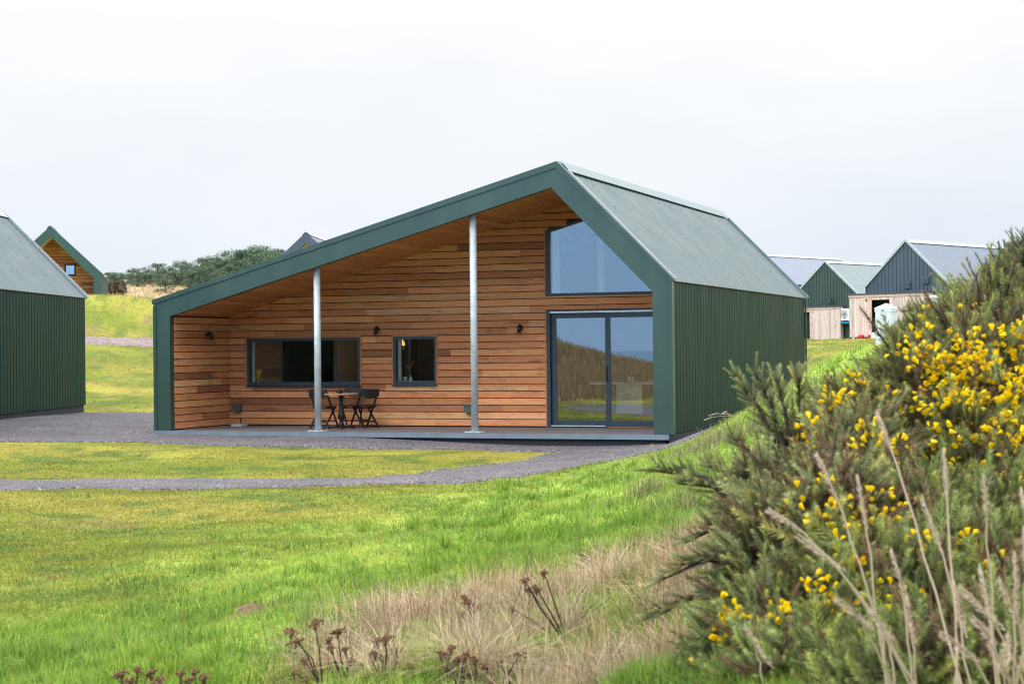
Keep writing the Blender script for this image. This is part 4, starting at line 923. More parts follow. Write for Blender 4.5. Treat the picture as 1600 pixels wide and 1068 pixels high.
# ------------------------------------------------------------------ trees beyond the straw field
def pine_mesh(seed, wide):
    rg = np.random.default_rng(seed); rr = random.Random(seed)
    trunk = MB(); H_ = 1.0
    trunk.tube([(0, 0, -.1), (.01, 0, .3), (.02, .01, .6), (.0, .02, .92)], [.028, .022, .015, .005], 7)
    cent = []
    for i in range(40):
        z = rr.uniform(.02, .97); rad = wide*(1-(z-.1)**2*.75)*rr.uniform(.25, 1); a_ = rr.uniform(0, 6.28)
        c = (math.cos(a_)*rad, math.sin(a_)*rad, z); cent.append((c, rr.uniform(.09, .17)))
        trunk.tube([(0.01, 0, z*.8), (c[0]*.5, c[1]*.5, z*.9), c], [.008, .006, .003], 4)
    n = 4200; ci = rg.integers(0, len(cent), n); C_ = np.array([c for c, _ in cent])[ci]; Rr_ = np.array([r for _, r in cent])[ci]
    u = rg.normal(size=(n, 3)); u /= np.linalg.norm(u, axis=1)[:, None]
    p = C_+u*(Rr_*rg.uniform(.45, 1.05, n))[:, None]*np.array([1.25, 1.25, .75])
    a_ = rg.normal(size=(n, 3)); a_[:, 2] += .6; a_ /= np.linalg.norm(a_, axis=1)[:, None]; b_ = np.cross(a_, rg.normal(size=(n, 3))); b_ /= np.linalg.norm(b_, axis=1)[:, None]
    s_ = rg.uniform(.018, .042, n)[:, None]
    V = np.stack([p-b_*s_*.35, p+b_*s_*.35, p+a_*s_*1.5], 1).reshape(-1, 3)
    tone = rg.uniform(.6, 1.35, len(cent))[ci]*rg.uniform(.75, 1.25, n)
    col = np.array([.105, .165, .10])[None]*tone[:, None]; brown = rg.random(n) < .05; col[brown] = (.14, .10, .06)
    return trunk, V, np.repeat(col, 3, 0)
PV = [pine_mesh(40+i, w) for i, w in enumerate((.5, .62, .55, .7))]
PINES = [(168, 436, 147), (186, 428, 145), (208, 420, 150), (228, 418, 143), (246, 413, 152), (262, 416, 141), (282, 409, 148), (300, 412, 140), (318, 405, 150), (334, 401, 146), (348, 404, 139), (362, 392, 152), (376, 394, 144),
         (392, 385, 150), (408, 388, 146), (422, 396, 141), (436, 392, 152), (452, 398, 148), (300, 424, 136), (250, 428, 136), (350, 420, 136), (392, 412, 137), (205, 434, 137), (175, 441, 138), (428, 410, 136), (470, 402, 146), (325, 418, 141), (272, 424, 139), (410, 405, 139), (225, 428, 140)]
PINES += [(px+random.uniform(6, 12), py+random.uniform(4, 12), d-random.uniform(2, 6)) for px, py, d in PINES[:24]]
POS = ['leftmost low pine of the far wood, beside the green gabled cabin', 'far pine tree in the dense wood on the straw hill']
proto = {}
for i, (px, py, d) in enumerate(PINES):
    p = at(px, py, d); gz = ground_z(p[:1], p[1:2])[0]; h = max(.9, p[2]-gz); v = i % 4
    lab = 'tallest far pine in the wood, just left of the long green roof' if i == 13 else 'far pine with a sparse crown at the right end of the wood' if i == 16 else POS[0] if i == 0 else POS[1]
    if v not in proto:
        tr_, V, c = PV[v]; t = thing('pine_tree', lab, 'tree', (p[0], p[1], gz), random.uniform(0, 6), 'pines in the far wood')
        tr_.build('trunk', BARK, t); np_mesh('crown', V, np.arange(len(V)), np.full(len(V)//3, 3), NEED, t, c); proto[v] = t
    else:
        t = copy_tree(proto[v]); t['label'] = lab; t.location = (p[0], p[1], gz); t.rotation_euler = (0, 0, random.uniform(0, 6))
    t.scale = (h*random.uniform(1.0, 1.5), h*random.uniform(1.0, 1.5), h*1.02)

# ------------------------------------------------------------------ gorse
def shoot_mesh(seed, n=120):
    """one gorse shoot, unit length along +z, clothed in thin spines"""
    rg = np.random.default_rng(seed); V = []; F = []; T = []
    t = np.sort(rg.uniform(.05, 1.0, n)); a_ = np.arange(n)*2.4+rg.normal(0, .3, n)
    L = rg.uniform(.17, .33, n)*(1.1-.6*t); up = rg.uniform(.1, .85, n)+t*.7
    for k in range(n):
        d = np.array([math.cos(a_[k]), math.sin(a_[k]), up[k]]); d /= np.linalg.norm(d); s_ = np.cross(d, [0.2, .1, 1]); s_ /= np.linalg.norm(s_)
        o = np.array([0, 0, t[k]]); w = .009+.005*(1-t[k]); V += [o-s_*w, o+s_*w, o+d*L[k]]; T += [t[k]]*3
    for r0, r1, z0, z1 in ((.016, .012, 0, .6), (.012, .004, .6, 1.0)):
        b = len(V)
        for j in range(3): V.append(np.array([r0*math.cos(j*2.09), r0*math.sin(j*2.09), z0])); T.append(z0)
        for j in range(3): V.append(np.array([r1*math.cos(j*2.09), r1*math.sin(j*2.09), z1])); T.append(z1)
        for j in range(3): F += [(b+j, b+(j+1) % 3, b+3+(j+1) % 3), (b+j, b+3+(j+1) % 3, b+3+j)]
    F = [(3*k, 3*k+1, 3*k+2) for k in range(n)]+F
    return np.array(V), np.array(F), np.array(T)
SH = [shoot_mesh(70+i) for i in range(4)]
FLV = None
def flower_mesh():
    V = []; F = []
    def cup(c, r, d, n=6):
        b = len(V); V.append(np.array(c))
        for j in range(n):
            a_ = 2*math.pi*j/n; V.append(np.array([c[0]+r*math.cos(a_), c[1]+r*math.sin(a_)*.8, c[2]+d]))
        for j in range(n): F.append((b, b+1+j, b+1+(j+1) % n))
    cup((0, 0, 0), .42, .75); cup((.12, .05, .15), .34, .85); cup((-.1, .1, .1), .3, .9, 5)
    return np.array(V), np.array(F)
FL = flower_mesh()
def orient(dirs, rg):
    z = dirs/np.linalg.norm(dirs, axis=1)[:, None]; t = rg.normal(size=z.shape); x = np.cross(t, z); x /= np.linalg.norm(x, axis=1)[:, None]+1e-9
    return np.stack([x, np.cross(z, x), z], -1)        # columns
def instance(V, F, pos, R_, s_):
    P_ = np.einsum('nij,vj->nvi', R_*s_[:, None, None], V)+pos[:, None, :]
    F_ = F[None]+(np.arange(len(pos))*len(V))[:, None, None]
    return P_.reshape(-1, 3), F_.reshape(-1)
def gorse(label, blobs, nshoot, nflow, seed, sprays=(), flower_side=None, L=(.07, .13), tone=(0.105, .135, .068), dead=.22, base=None, up=.55, group=None, fl_size=.022):
    """blobs: (px, py, depth, radius) of the bush's rounded masses; sprays: (root, tip) pairs given the same way"""
    rg = np.random.default_rng(seed)
    B = np.array([[*at(a, b, d), r] for a, b, d, r in blobs])
    ctr = B[:, :3].mean(0); bx = base if base is not None else ctr
    gz = float(ground_z(np.array([bx[0]]), np.array([bx[1]]))[0])-.03; org = np.array([bx[0], bx[1], gz])
    t = thing('gorse_bush', label, 'gorse bush', tuple(org), 0, group)
    w = B[:, 3]**2; bi = rg.choice(len(B), nshoot*3, p=w/w.sum())
    u = rg.normal(size=(nshoot*3, 3)); u /= np.linalg.norm(u, axis=1)[:, None]
    wob = 1+.30*(fbm(u[:, 0]*2.2+bi*7, u[:, 1]*2.2+u[:, 2]*3, seed)-.5)*2
    depth = rg.random(nshoot*3)**2.2*.55
    p = B[bi, :3]+u*(B[bi, 3]*wob*(1-depth))[:, None]
    dmin = np.full(len(p), 9.0)
    for c in B: dmin = np.minimum(dmin, np.linalg.norm(p-c[:3], axis=1)/c[3])
    hole = fbm(p[:, 0]*5+p[:, 2]*3, p[:, 1]*5-p[:, 2]*4, seed+11, 2)
    keep = (dmin > .45) & (hole > .465) & (p[:, 2] > ground_z(p[:, 0], p[:, 1])-.03)
    p, u, dm, wo = p[keep][:nshoot], u[keep][:nshoot], dmin[keep][:nshoot], depth[keep][:nshoot]
    dirs = u*.95+np.array([0, 0, up*.75])+rg.normal(0, .48, u.shape)
    ln = rg.uniform(*L, len(p))*np.where(rg.random(len(p)) < .08, 1.7, 1)
    iss = np.zeros(len(p), bool)
    # sprays: long side branches carrying rows of shoots
    br = MB(); sp = []; sd = []
    for (a, b) in sprays:
        A_, B_ = at(*a), at(*b); n = int(np.linalg.norm(B_-A_)/.011)+8; ax = (B_-A_)/np.linalg.norm(B_-A_)
        for k in range(n):
            f = (k+rg.random())/n
            if f < .18: continue
            c = A_+(B_-A_)*f+np.array([0, 0, .05*math.sin(f*3.1)]); r = rg.normal(size=3); r -= ax*(r@ax); r /= np.linalg.norm(r)
            sp.append(c); sd.append(ax*(.7+.5*f)+r*(1.2-.45*f)+np.array([0, 0, .25]))
        br.tube([tuple(A_-org), tuple((A_+B_)/2+np.array([0, 0, .05])-org), tuple(B_-org)], [.010, .007, .003], 5)
    if sp:
        p = np.r_[p, np.array(sp)]; dirs = np.r_[dirs, np.array(sd)]; ln = np.r_[ln, rg.uniform(L[0]*.55, L[1]*.75, len(sp))]; wo = np.r_[wo, rg.random(len(sp))*.12]; iss = np.r_[iss, np.ones(len(sp), bool)]
    v = rg.integers(0, 4, len(p)); R_ = orient(dirs, rg); VV = []; FF = []; CC = []; off = 0
    patch = fbm(p[:, 0]*3+p[:, 2]*2, p[:, 1]*3-p[:, 2]*2.5, seed+3)
    isdead = (rg.random(len(p)) < dead*np.clip((patch-.38)*5, .1, 2.2)+np.clip(wo-.25, 0, 1)*1.6)
    ct = np.array(tone)[None]*rg.uniform(.6, 1.45, (len(p), 1))*(.6+.8*patch[:, None]); warm = rg.random(len(p)) < .25; ct[warm] *= np.array([1.25, 1.12, .8])
    isdead &= ~(iss & (rg.random(len(p)) < .6)); ct[iss] *= 1.35; ct[isdead] = np.array([.175, .115, .068])*rg.uniform(.6, 1.3, (isdead.sum(), 1))
    for k in range(4):
        s_ = v == k
        if not s_.any(): continue
        V, F, T = SH[k]; P_, F_ = instance(V, F, p[s_]-org, R_[s_], ln[s_]); VV.append(P_); FF.append(F_+off); off += len(P_)
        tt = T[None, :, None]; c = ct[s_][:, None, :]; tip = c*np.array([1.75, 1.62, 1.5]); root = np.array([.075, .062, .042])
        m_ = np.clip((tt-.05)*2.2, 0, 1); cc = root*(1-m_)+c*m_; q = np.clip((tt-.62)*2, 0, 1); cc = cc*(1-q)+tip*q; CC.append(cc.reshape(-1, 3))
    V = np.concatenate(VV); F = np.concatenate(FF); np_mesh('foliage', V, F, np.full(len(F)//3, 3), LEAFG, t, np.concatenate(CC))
    # woody stems from the base into the masses
    for c in B:
        for k in range(7):
            e = c[:3]+rg.normal(0, .45, 3)*c[3]; md = (org+e)/2+rg.normal(0, .06, 3); s0 = org+np.array([rg.normal(0, .12), rg.normal(0, .12), 0])
            br.tube([tuple(s0-org), tuple(md-org), tuple(e-org)], [.016, .010, .004], 5)
    br.build('branch', BARK, t)
    if nflow:
        score = rg.random(len(p))*.7+(wo < .2)*.5-.9*(R_[:, :, 2]@CF)-.5*((p-ctr)@CF)
        if flower_side is not None:
            F0 = np.array([at(a, b, d) for a, b, d, r in flower_side]); FR = np.array([r for *_, r in flower_side]); dd = np.min(np.linalg.norm(p[:, None]-F0[None], axis=2)/FR[None], axis=1); score -= np.clip(dd-.9, 0, 4)*.42
        hosts = np.argsort(-score)[:nflow//4+1]; hp = np.repeat(hosts, 4)[:nflow]
        f = rg.uniform(.62, 1.06, len(hp)); z = R_[hp][:, :, 2]; q = p[hp]+z*(ln[hp]*f)[:, None]; out = rg.normal(size=q.shape); out -= z*(out*z).sum(1)[:, None]; out /= np.linalg.norm(out, axis=1)[:, None]; q = q+out*.017
        P_, F_ = instance(FL[0], FL[1], q-org, orient(out+z*.5, rg), rg.uniform(.75, 1.25, len(hp))*fl_size)
        c = np.array([.97, .74, .010])*rg.uniform(.85, 1.05, (len(hp), 1)); c[rg.random(len(hp)) < .03] = (.75, .38, .01)
        np_mesh('blossom', P_, F_, np.full(len(F_)//3, 3), PET, t, np.repeat(c, len(FL[0]), 0))
    return t
def dpos(*a): return at(*a)
gorse('large gorse bush thick with bright yellow blossom at the right edge', [(1500, 660, 6.6, .34), (1590, 600, 7.2, .40), (1400, 690, 6.4, .26), (1520, 800, 6.2, .36), (1620, 780, 6.4, .40), (1390, 800, 6.0, .24), (1480, 580, 7.4, .26), (1330, 690, 6.4, .16), (1600, 930, 5.9, .36)],
      10000, 2100, 1, sprays=[((1480, 640, 7), (1440, 500, 7)), ((1540, 600, 7), (1530, 490, 7.2)), ((1380, 720, 6.3), (1290, 640, 6.2)), ((1360, 760, 6.1), (1270, 690, 6.1)), ((1420, 690, 6.5), (1345, 610, 6.4)), ((1450, 660, 6.6), (1402, 580, 6.7))],
      flower_side=[(1500, 525, 6.9, .18), (1575, 540, 6.8, .16), (1450, 570, 6.6, .18), (1540, 600, 6.4, .16), (1480, 640, 6.2, .16), (1590, 640, 6.3, .10), (1400, 640, 6.3, .13), (1320, 690, 6.1, .14), (1370, 720, 6.0, .10), (1560, 730, 6.1, .08), (1440, 760, 6.0, .07), (1290, 720, 6.0, .10), (1600, 830, 6, .06), (1510, 800, 6.0, .05)], tone=(.20, .23, .08))
gorse('grey green gorse bush with brown inner stems and bare sprays leaning over the bank', [(1258, 800, 5.9, .20), (1300, 850, 5.6, .22), (1215, 885, 5.5, .15), (1325, 735, 6.2, .17), (1262, 695, 6.4, .11), (1190, 800, 5.9, .08)],
      4200, 120, 2, sprays=[((1225, 730, 6.3), (1150, 590, 6.4)), ((1230, 720, 6.3), (1180, 588, 6.5)), ((1240, 720, 6.3), (1212, 596, 6.3)), ((1250, 700, 6.3), (1248, 588, 6.4)), ((1180, 800, 5.9), (1020, 735, 6.0)), ((1170, 810, 5.9), (1060, 755, 5.8)), ((1190, 800, 5.9), (1105, 730, 6.1)),
      ((1160, 850, 5.8), (1070, 848, 5.8)), ((1170, 890, 5.5), (1035, 905, 5.5)), ((1190, 930, 5.4), (1020, 965, 5.4)), ((1200, 900, 5.4), (1075, 880, 5.5)), ((1200, 760, 6), (1140, 690, 6.1))],
      flower_side=[(1285, 700, 6, .18), (1300, 790, 5.5, .14)], tone=(.215, .24, .11), dead=.32)
gorse('low gorse bush with scattered yellow flowers at the bottom of the frame', [(1260, 1010, 5.1, .20), (1360, 960, 5.2, .22), (1440, 1040, 5.0, .24), (1160, 1050, 5.1, .13), (1530, 1000, 5.2, .26), (1340, 1080, 4.8, .2), (1250, 1095, 4.8, .18), (1450, 1100, 4.7, .2), (1560, 1090, 4.7, .24), (1630, 1040, 4.9, .24), (1480, 900, 5.5, .24), (1590, 900, 5.5, .28), (1420, 850, 5.7, .2), (1400, 1130, 4.4, .2), (1510, 1120, 4.4, .22), (1610, 1120, 4.4, .22)],
      9500, 380, 3, sprays=[((1200, 1000, 5.1), (1100, 985, 5.2)), ((1180, 1040, 5.1), (1060, 1035, 5.2)), ((1250, 960, 5.2), (1180, 935, 5.2)), ((1330, 920, 5.3), (1300, 870, 5.4))],
      flower_side=[(1250, 950, 5.0, .10), (1330, 950, 5.0, .12), (1160, 990, 5.0, .09), (1470, 900, 5.2, .10), (1400, 840, 5.4, .10), (1570, 940, 5.1, .07), (1350, 870, 5.2, .07)], tone=(.175, .22, .075), dead=.2)
gorse('tall dark gorse bush without blossom against the sky at the upper right', [(1610, 490, 11, .36), (1560, 520, 10.8, .24), (1515, 535, 10.6, .18), (1600, 570, 10, .34), (1470, 545, 10.6, .15), (1640, 440, 11.3, .3), (1540, 580, 10, .25)],
      4600, 14, 4, sprays=[((1590, 450, 11), (1588, 382, 11.2)), ((1560, 480, 10.8), (1535, 425, 10.9)), ((1530, 500, 10.6), (1490, 455, 10.6)), ((1500, 520, 10.6), (1440, 478, 10.5)), ((1490, 530, 10.6), (1412, 487, 10.5)), ((1575, 470, 11), (1560, 405, 11))], L=(.07, .13), tone=(.115, .15, .065), dead=.12)
gorse('small dark gorse bush beside the pale blue kiosk', [(1452, 524, 19, .19), (1430, 556, 19, .12), (1462, 552, 18, .24), (1436, 532, 19.3, .13)], 1700, 0, 5, L=(.10, .18), tone=(.10, .135, .065), dead=.1)
gorse('mid distance gorse with sparse flowers between the kiosk and the blossoming bush', [(1385, 650, 9.0, .16), (1455, 615, 9.2, .20), (1335, 672, 8.6, .12), (1500, 610, 8.8, .26), (1430, 660, 8.6, .2)], 3600, 110, 6, sprays=[((1375, 650, 9), (1330, 615, 9.1)), ((1400, 640, 9), (1368, 612, 9.1))], L=(.06, .11), tone=(.175, .215, .085), dead=.18)
gorse('round dark gorse bush alone in the straw field beside the far cabin', [(176, 450, 112, .36), (186, 449, 112, .36), (194, 451, 111, .3), (169, 452, 111, .3)], 700, 0, 7, L=(.16, .28), tone=(.075, .075, .05), dead=.2)
for i, (px, py, d, r) in enumerate([(0, 0, 0, 0)]*6):   # shrubs behind the viewer, seen mirrored in the wide window
    q = np.array([-1.6-1.9*i, -12.6-.7*(i % 2)]); z = ground_z(q[:1], q[1:])[0]; rg = np.random.default_rng(90+i)
    t = thing('gorse_bush', 'dark gorse thicket on the dune opposite the porch', 'gorse bush', (q[0], q[1], z), 0, 'gorse thickets on the dune'); n = 1500
    u = rg.normal(size=(n, 3)); u /= np.linalg.norm(u, axis=1)[:, None]; p_ = u*np.array([2.6, 1.8, 2.1])*rg.uniform(.6, 1, (n, 1)); k_ = p_[:, 2] > -.2; p_, u = p_[k_], u[k_]
    P_, F_ = instance(SH[i % 4][0], SH[i % 4][1], p_, orient(u+[0, 0, .5], rg), rg.uniform(.4, .8, len(p_))); np_mesh('foliage', P_, F_, np.full(len(F_)//3, 3), LEAFG, t, np.tile(np.array([.045, .055, .03]), (len(P_), 1)))
    m = MB(); m.tube([(0, 0, -.1), (.2, .1, .8), (.3, 0, 1.6)], [.09, .06, .02], 6); m.tube([(0, 0, -.1), (-.5, .1, .7), (-1, 0, 1.2)], [.07, .05, .02], 6); m.build('branch', BARK, t)

# ------------------------------------------------------------------ grass
def blades(name, label, x, y, h, w, col, mat, lean=.45, seg=1, kind='stuff', curl=1.0, az=None, rg=RNG, z=None):
    n = len(x); z = ground_z(x, y)-.01 if z is None else z
    a = rg.uniform(0, 2*math.pi, n); la = rg.uniform(0, 2*math.pi, n) if az is None else az
    l = np.abs(rg.normal(0, lean, n)); lx, ly = np.cos(la)*l, np.sin(la)*l
    sx, sy = np.cos(a)*w/2, np.sin(a)*w/2
    ts = np.linspace(0, 1, seg+2); rows = []
    for t in ts[:-1]:
        k = (1-.55*t); cx = x+lx*h*(t**(1+curl)); cy = y+ly*h*(t**(1+curl)); cz = z+h*(t-np.minimum(l*.35*curl, .82)*t**2)
        rows.append(np.stack([cx-sx*k, cy-sy*k, cz], -1)); rows.append(np.stack([cx+sx*k, cy+sy*k, cz], -1))
    rows.append(np.stack([x+lx*h, y+ly*h, z+h*(1-np.minimum(l*.35*curl, .82))], -1))
    V = np.stack(rows, 1); nv = V.shape[1]
    tri = []
    for s in range(seg): b = 2*s; tri += [(b, b+1, b+3), (b, b+3, b+2)]
    b = 2*seg; tri += [(b, b+1, b+2)]
    F = np.array(tri)[None]+(np.arange(n)*nv)[:, None, None]
    o = np_mesh(name, V.reshape(-1, 3), F.ravel(), np.full(n*len(tri), 3), mat, None, np.repeat(col, nv, 0))
    return tag(o, label, 'grass', kind=kind)
def scatter(n, d0, d1, p0=-420, p1=2020, rg=RNG):
    d = np.exp(rg.uniform(math.log(d0), math.log(d1), n)); px = rg.uniform(p0, p1, n)
    P_ = CAM[None]+CF[None]*d[:, None]+CR[None]*((px-800)/FPX*d)[:, None]; return P_[:, 0], P_[:, 1], d
DRY = g2([(470,1090),(520,1030),(555,1000),(610,975),(680,965),(740,955),(800,945),(860,915),(960,892),(1040,880),(1100,880),(1180,870),(1230,900),(1240,1090)])
def lawn(n, d0, d1, which):
    x, y, d = scatter(n, d0, d1)
    b = bank_w(x, y); gd = gravel_d(x, y); ok = (gd > RNG.uniform(-.1, .25, len(x))) & (poly_dist(x, y, HOUSE) > .12) & ~bare(x, y) & (poly_dist(x, y, ROAD) > .1)
    lc = placed(at(134, 632, 46), .325, W_, D_); ca, sa = math.cos(.325), math.sin(.325); qx = (x-lc[0])*ca+(y-lc[1])*sa; qy = -(x-lc[0])*sa+(y-lc[1])*ca
    ok &= ~((qx > -.1) & (qx < W_+.1) & (qy > -.1) & (qy < D_+.1))
    x, y, d, b = x[ok], y[ok], d[ok], b[ok]
    cl = fbm(x*1.1, y*1.1, 91, 3); tu = fbm(x*3.2, y*3.2, 95, 2)
    tuft = np.clip((cl-.42)*4, 0, 1)*.6+np.clip((tu-.45)*4, 0, 1)*.6
    far = np.clip((d-25)/60, 0, 1)
    h = (.022+.024*RNG.random(len(x)))*(1-b)+b*(.028+.062*tuft+.03*RNG.random(len(x))); h *= np.where(d > 28, .85, 1)*(1+far*.9)
    w = np.clip(.0030+.00042*d, .004, .04)*RNG.uniform(.7, 1.3, len(x))
    c = ground_col(x, y)*1.08
    v = RNG.uniform(.72, 1.35, (len(x), 1)); c = c*v*np.array([1.02, 1.04, 1.0])
    yl = (RNG.random(len(x)) < .16*(1-b)+.05); c[yl] = np.array([.30, .24, .05])*RNG.uniform(.7, 1.2, (yl.sum(), 1))
    dk = (tuft > .5) & (RNG.random(len(x)) < .5); c[dk & (b > .4)] *= np.array([.6, .72, .8]); lt = (tuft < .12) & (b > .5); c[lt] *= np.array([1.25, 1.12, 1.2])
    lg = (RNG.random(len(x)) < .14*b); c[lg] *= np.array([1.5, 1.22, 1.5])
    return blades('grass', which, x, y, h, w, c, LEAF, .65, 1)
lawn(540000, 4.0, 30, 'green turf blades over the foreground bank and lawn')
lawn(190000, 28, 125, 'short turf on the lawns around and behind the cabins')
def tufts(n, per):
    rg = np.random.default_rng(17); x, y, d = scatter(n, 5.4, 26, rg=rg); k = (bank_w(x, y) > .6) & (gravel_d(x, y) > .3) & ~bare(x, y) & (fbm(x*.8, y*.8, 19) > .42); cs = np.c_[x, y, d][k]
    i = np.repeat(np.arange(len(cs)), per); r = np.abs(rg.normal(0, 1, len(i)))*.055; a = rg.uniform(0, 6.28, len(i)); x = cs[i, 0]+np.cos(a)*r; y = cs[i, 1]+np.sin(a)*r; sz = rg.uniform(.5, 1.2, len(cs))[i]
    tone = np.where((rg.random(len(cs)) < .55)[:, None], np.array([.15, .27, .03]), np.array([.30, .41, .07]))[i]*rg.uniform(.7, 1.35, (len(i), 1))
    blades('grass', 'rank tufts of longer green grass on the bank', x, y, rg.uniform(.07, .15, len(i))*sz, np.clip(.0028+.0004*cs[i, 2], .004, .012), tone, LEAF, .55, 2, curl=.9, az=a+rg.normal(0, .5, len(i)), rg=rg)
tufts(5600, 30)
# straw coloured tussocks
def tussock_pts(cs, n, spread, rg):
    i = rg.integers(0, len(cs), n); a = rg.uniform(0, 2*math.pi, n); r = np.abs(rg.normal(0, 1, n))*spread
    return cs[i, 0]+np.cos(a)*r, cs[i, 1]+np.sin(a)*r, a, i
rg = np.random.default_rng(5)
cx, cy, cdp = scatter(9000, 5.4, 14, 380, 1260, rg); k = poly_dist(cx, cy, DRY) < 0; k &= rg.random(len(cx)) < np.clip((fbm(cx*1.3, cy*1.3, 7)-.36)*3, 0, 1)
cs = np.c_[cx, cy][k][:105]
x, y, a, i = tussock_pts(cs, 36000, .11, rg); tl = rg.uniform(.45, 1.5, len(cs))[i]
col = np.array([.72, .56, .39])*rg.uniform(.42, 1.3, (len(x), 1))*rg.uniform(.7, 1.15, len(cs))[i][:, None]; rd = (rg.random(len(cs)) < .3)[i]; col[rd] *= np.array([.82, .66, .58]); gr = rg.random(len(x)) < .14; col[gr] = np.array([.18, .27, .04])*rg.uniform(.7, 1.3, (gr.sum(), 1))
blades('dry_grass', 'bleached dry grass in tussocks along the bottom of the bank', x, y, rg.uniform(.07, .23, len(x))*tl, rg.uniform(.0022, .004, len(x)), col, DRYM, 1.15, 3, curl=.9, az=a+rg.normal(0, 1.5, len(x)), rg=rg)
x, y, a, i = tussock_pts(cs, 15000, .24, rg); col = np.array([.60, .46, .31])*rg.uniform(.35, 1.25, (len(x), 1)); rd = rg.random(len(x)) < .35; col[rd] = np.array([.30, .16, .09])*rg.uniform(.5, 1.3, (rd.sum(), 1))
blades('dry_grass', 'matted straw and russet litter lying between the tussocks', x, y, rg.uniform(.045, .10, len(x)), rg.uniform(.0025, .005, len(x)), col, DRYM, 2.6, 3, curl=.9, rg=rg)
k = rg.integers(0, len(cs), 900); xs_ = cs[k, 0]+rg.normal(0, .15, 900); ys_ = cs[k, 1]+rg.normal(0, .15, 900)
blades('dry_grass', 'thin dark dead stalks tangled through the bleached grass', xs_, ys_, rg.uniform(.15, .42, 900), rg.uniform(.0022, .004, 900), np.array([.16, .10, .065])*rg.uniform(.5, 1.6, (900, 1)), DRYM, .55, 3, curl=.5, rg=rg)
pts = [(1060,735,18,.5),(1100,720,17,.5),(1130,705,18,.7),(1170,690,18,.7),(1210,680,17,.7),(1150,730,14,.5),(1190,740,12,.5),(1120,700,20,.5),(1220,720,12,.6),(1250,700,13,.6),(1010,765,15,.25),(1070,775,13,.3),(1230,640,20,.8),(1260,660,16,.8),(1180,655,22,.6),(1140,760,11.5,.4),(1200,770,10,.4),(1090,880,8.4,.4),(1120,840,9,.4)]
cs = []
for px, py, d, s in pts:
    for _ in range(3): q = at(px+rg.normal(0, 12), py, d+rg.normal(0, .5)); cs.append((q[0], q[1]))
cs = np.array(cs); x, y, a, i = tussock_pts(cs, 5200, .13, rg); col = np.array([.36, .29, .18])*rg.uniform(.6, 1.3, (len(x), 1)); gr = rg.random(len(x)) < .4; col[gr] = np.array([.10, .17, .035])*rg.uniform(.7, 1.4, (gr.sum(), 1))
blades('dry_grass', 'pale dry tufts scattered up the bank beside the gorse', x, y, rg.uniform(.10, .28, len(x)), rg.uniform(.004, .008, len(x)), col, DRYM, .6, 3, curl=.8, az=a+rg.normal(0, .6, len(x)), rg=rg)
# straw on the far field
x = rg.uniform(-75, 0, 60000); y = rg.uniform(40, 135, 60000); k = poly_dist(x, y, TAN) < 1; x, y = x[k][:26000], y[k][:26000]
blades('dry_grass', 'straw coloured grass on the far rising field', x, y, rg.uniform(.12, .34, len(x)), rg.uniform(.04, .09, len(x)), np.array([.50, .39, .25])*rg.uniform(.6, 1.3, (len(x), 1)), DRYM, .5, 1, rg=rg)
x = rg.uniform(-24, 5, 60000); y = rg.uniform(-42, -12, 60000); k = poly_dist(x, y, DUNE) < .6; x, y = x[k], y[k]
blades('dry_grass', 'tawny marram on the dune opposite the porch', x, y, rg.uniform(.2, .5, len(x)), rg.uniform(.02, .05, len(x)), np.array([.36, .27, .15])*rg.uniform(.5, 1.3, (len(x), 1)), DRYM, .6, 1, rg=rg)

# tall seed stems in the right foreground: three tussocks, each stem with its seed head
def tall_tussock(label, root, stems, seed):
    rr = np.random.default_rng(seed); q = at(*root); gz = float(ground_z(q[:1], q[1:2])[0]); org = np.array([q[0], q[1], gz])
    t = thing('grass_tussock', label, 'grass', tuple(org), 0, 'tall dry seed stems')
    for (tx, ty, d, bend) in stems:
        e = at(tx, ty, d); s0 = org+np.array([rr.normal(0, .05), rr.normal(0, .05), 0]); pts = []
        jig = rr.normal(0, .006, (11, 3)); ctl = s0*.42+e*.58+np.array([0, 0, .02+bend*.9])+CR*bend*.5
        for q_, f in enumerate(np.linspace(0, 1, 11)):
            pts.append(s0*(1-f)**2+ctl*2*f*(1-f)+e*f*f+jig[q_]*math.sin(f*math.pi)*.5)
        m = MB(); m.col = (.50, .39, .30, 0); m.tube([tuple(p-org) for p in pts], [.0030, .0030, .0029, .0029, .0028, .0027, .0026, .0024, .0022, .002, .0015], 5); st = m.build('stem', DRYM, t, True)
        ax = pts[-1]-pts[-3]; ax /= np.linalg.norm(ax); hl = rr.uniform(.10, .15); m = MB()
        for k in range(120):
            f = rr.random(); c = e-ax*hl*(1-f)+np.array([0, 0, -.01*f]); r = rr.normal(size=3); r -= ax*(r@ax); r /= np.linalg.norm(r)
            s_ = .0095*math.sin(max(.12, min(1, f*.9+.1))*math.pi*.86+.15)+.0018; u = ax*.011+r*s_; v = np.cross(u, r); v = v/np.linalg.norm(v)*.0019; kk = rr.uniform(.75, 1.25); m.col = (.60*kk, .48*kk, .41*kk, 0)
            b = c-org+r*s_*.25; m.poly([tuple(b-v), tuple(b+v), tuple(b+u)])
        m.build('seed_head', DRYM, st)
    return t
tall_tussock('tussock of pale seed stems arching left over the gorse', (1440, 1150, 4.1), [(1200, 793, 4.2, .10), (1246, 833, 4.1, .08), (1275, 705, 4.3, .05), (1305, 930, 4.0, .06), (1392, 855, 4.1, .05), (1340, 740, 4.2, .02), (1360, 950, 4.0, .06), (1415, 930, 4.1, .03)], 1)
tall_tussock('tussock of straight brown seed stems at the right foreground', (1530, 1170, 3.9), [(1370, 640, 4.3, .02), (1474, 700, 4.1, .01), (1537, 738, 4.0, 0.0), (1440, 775, 4.1, .05), (1490, 905, 3.9, .08)], 2)
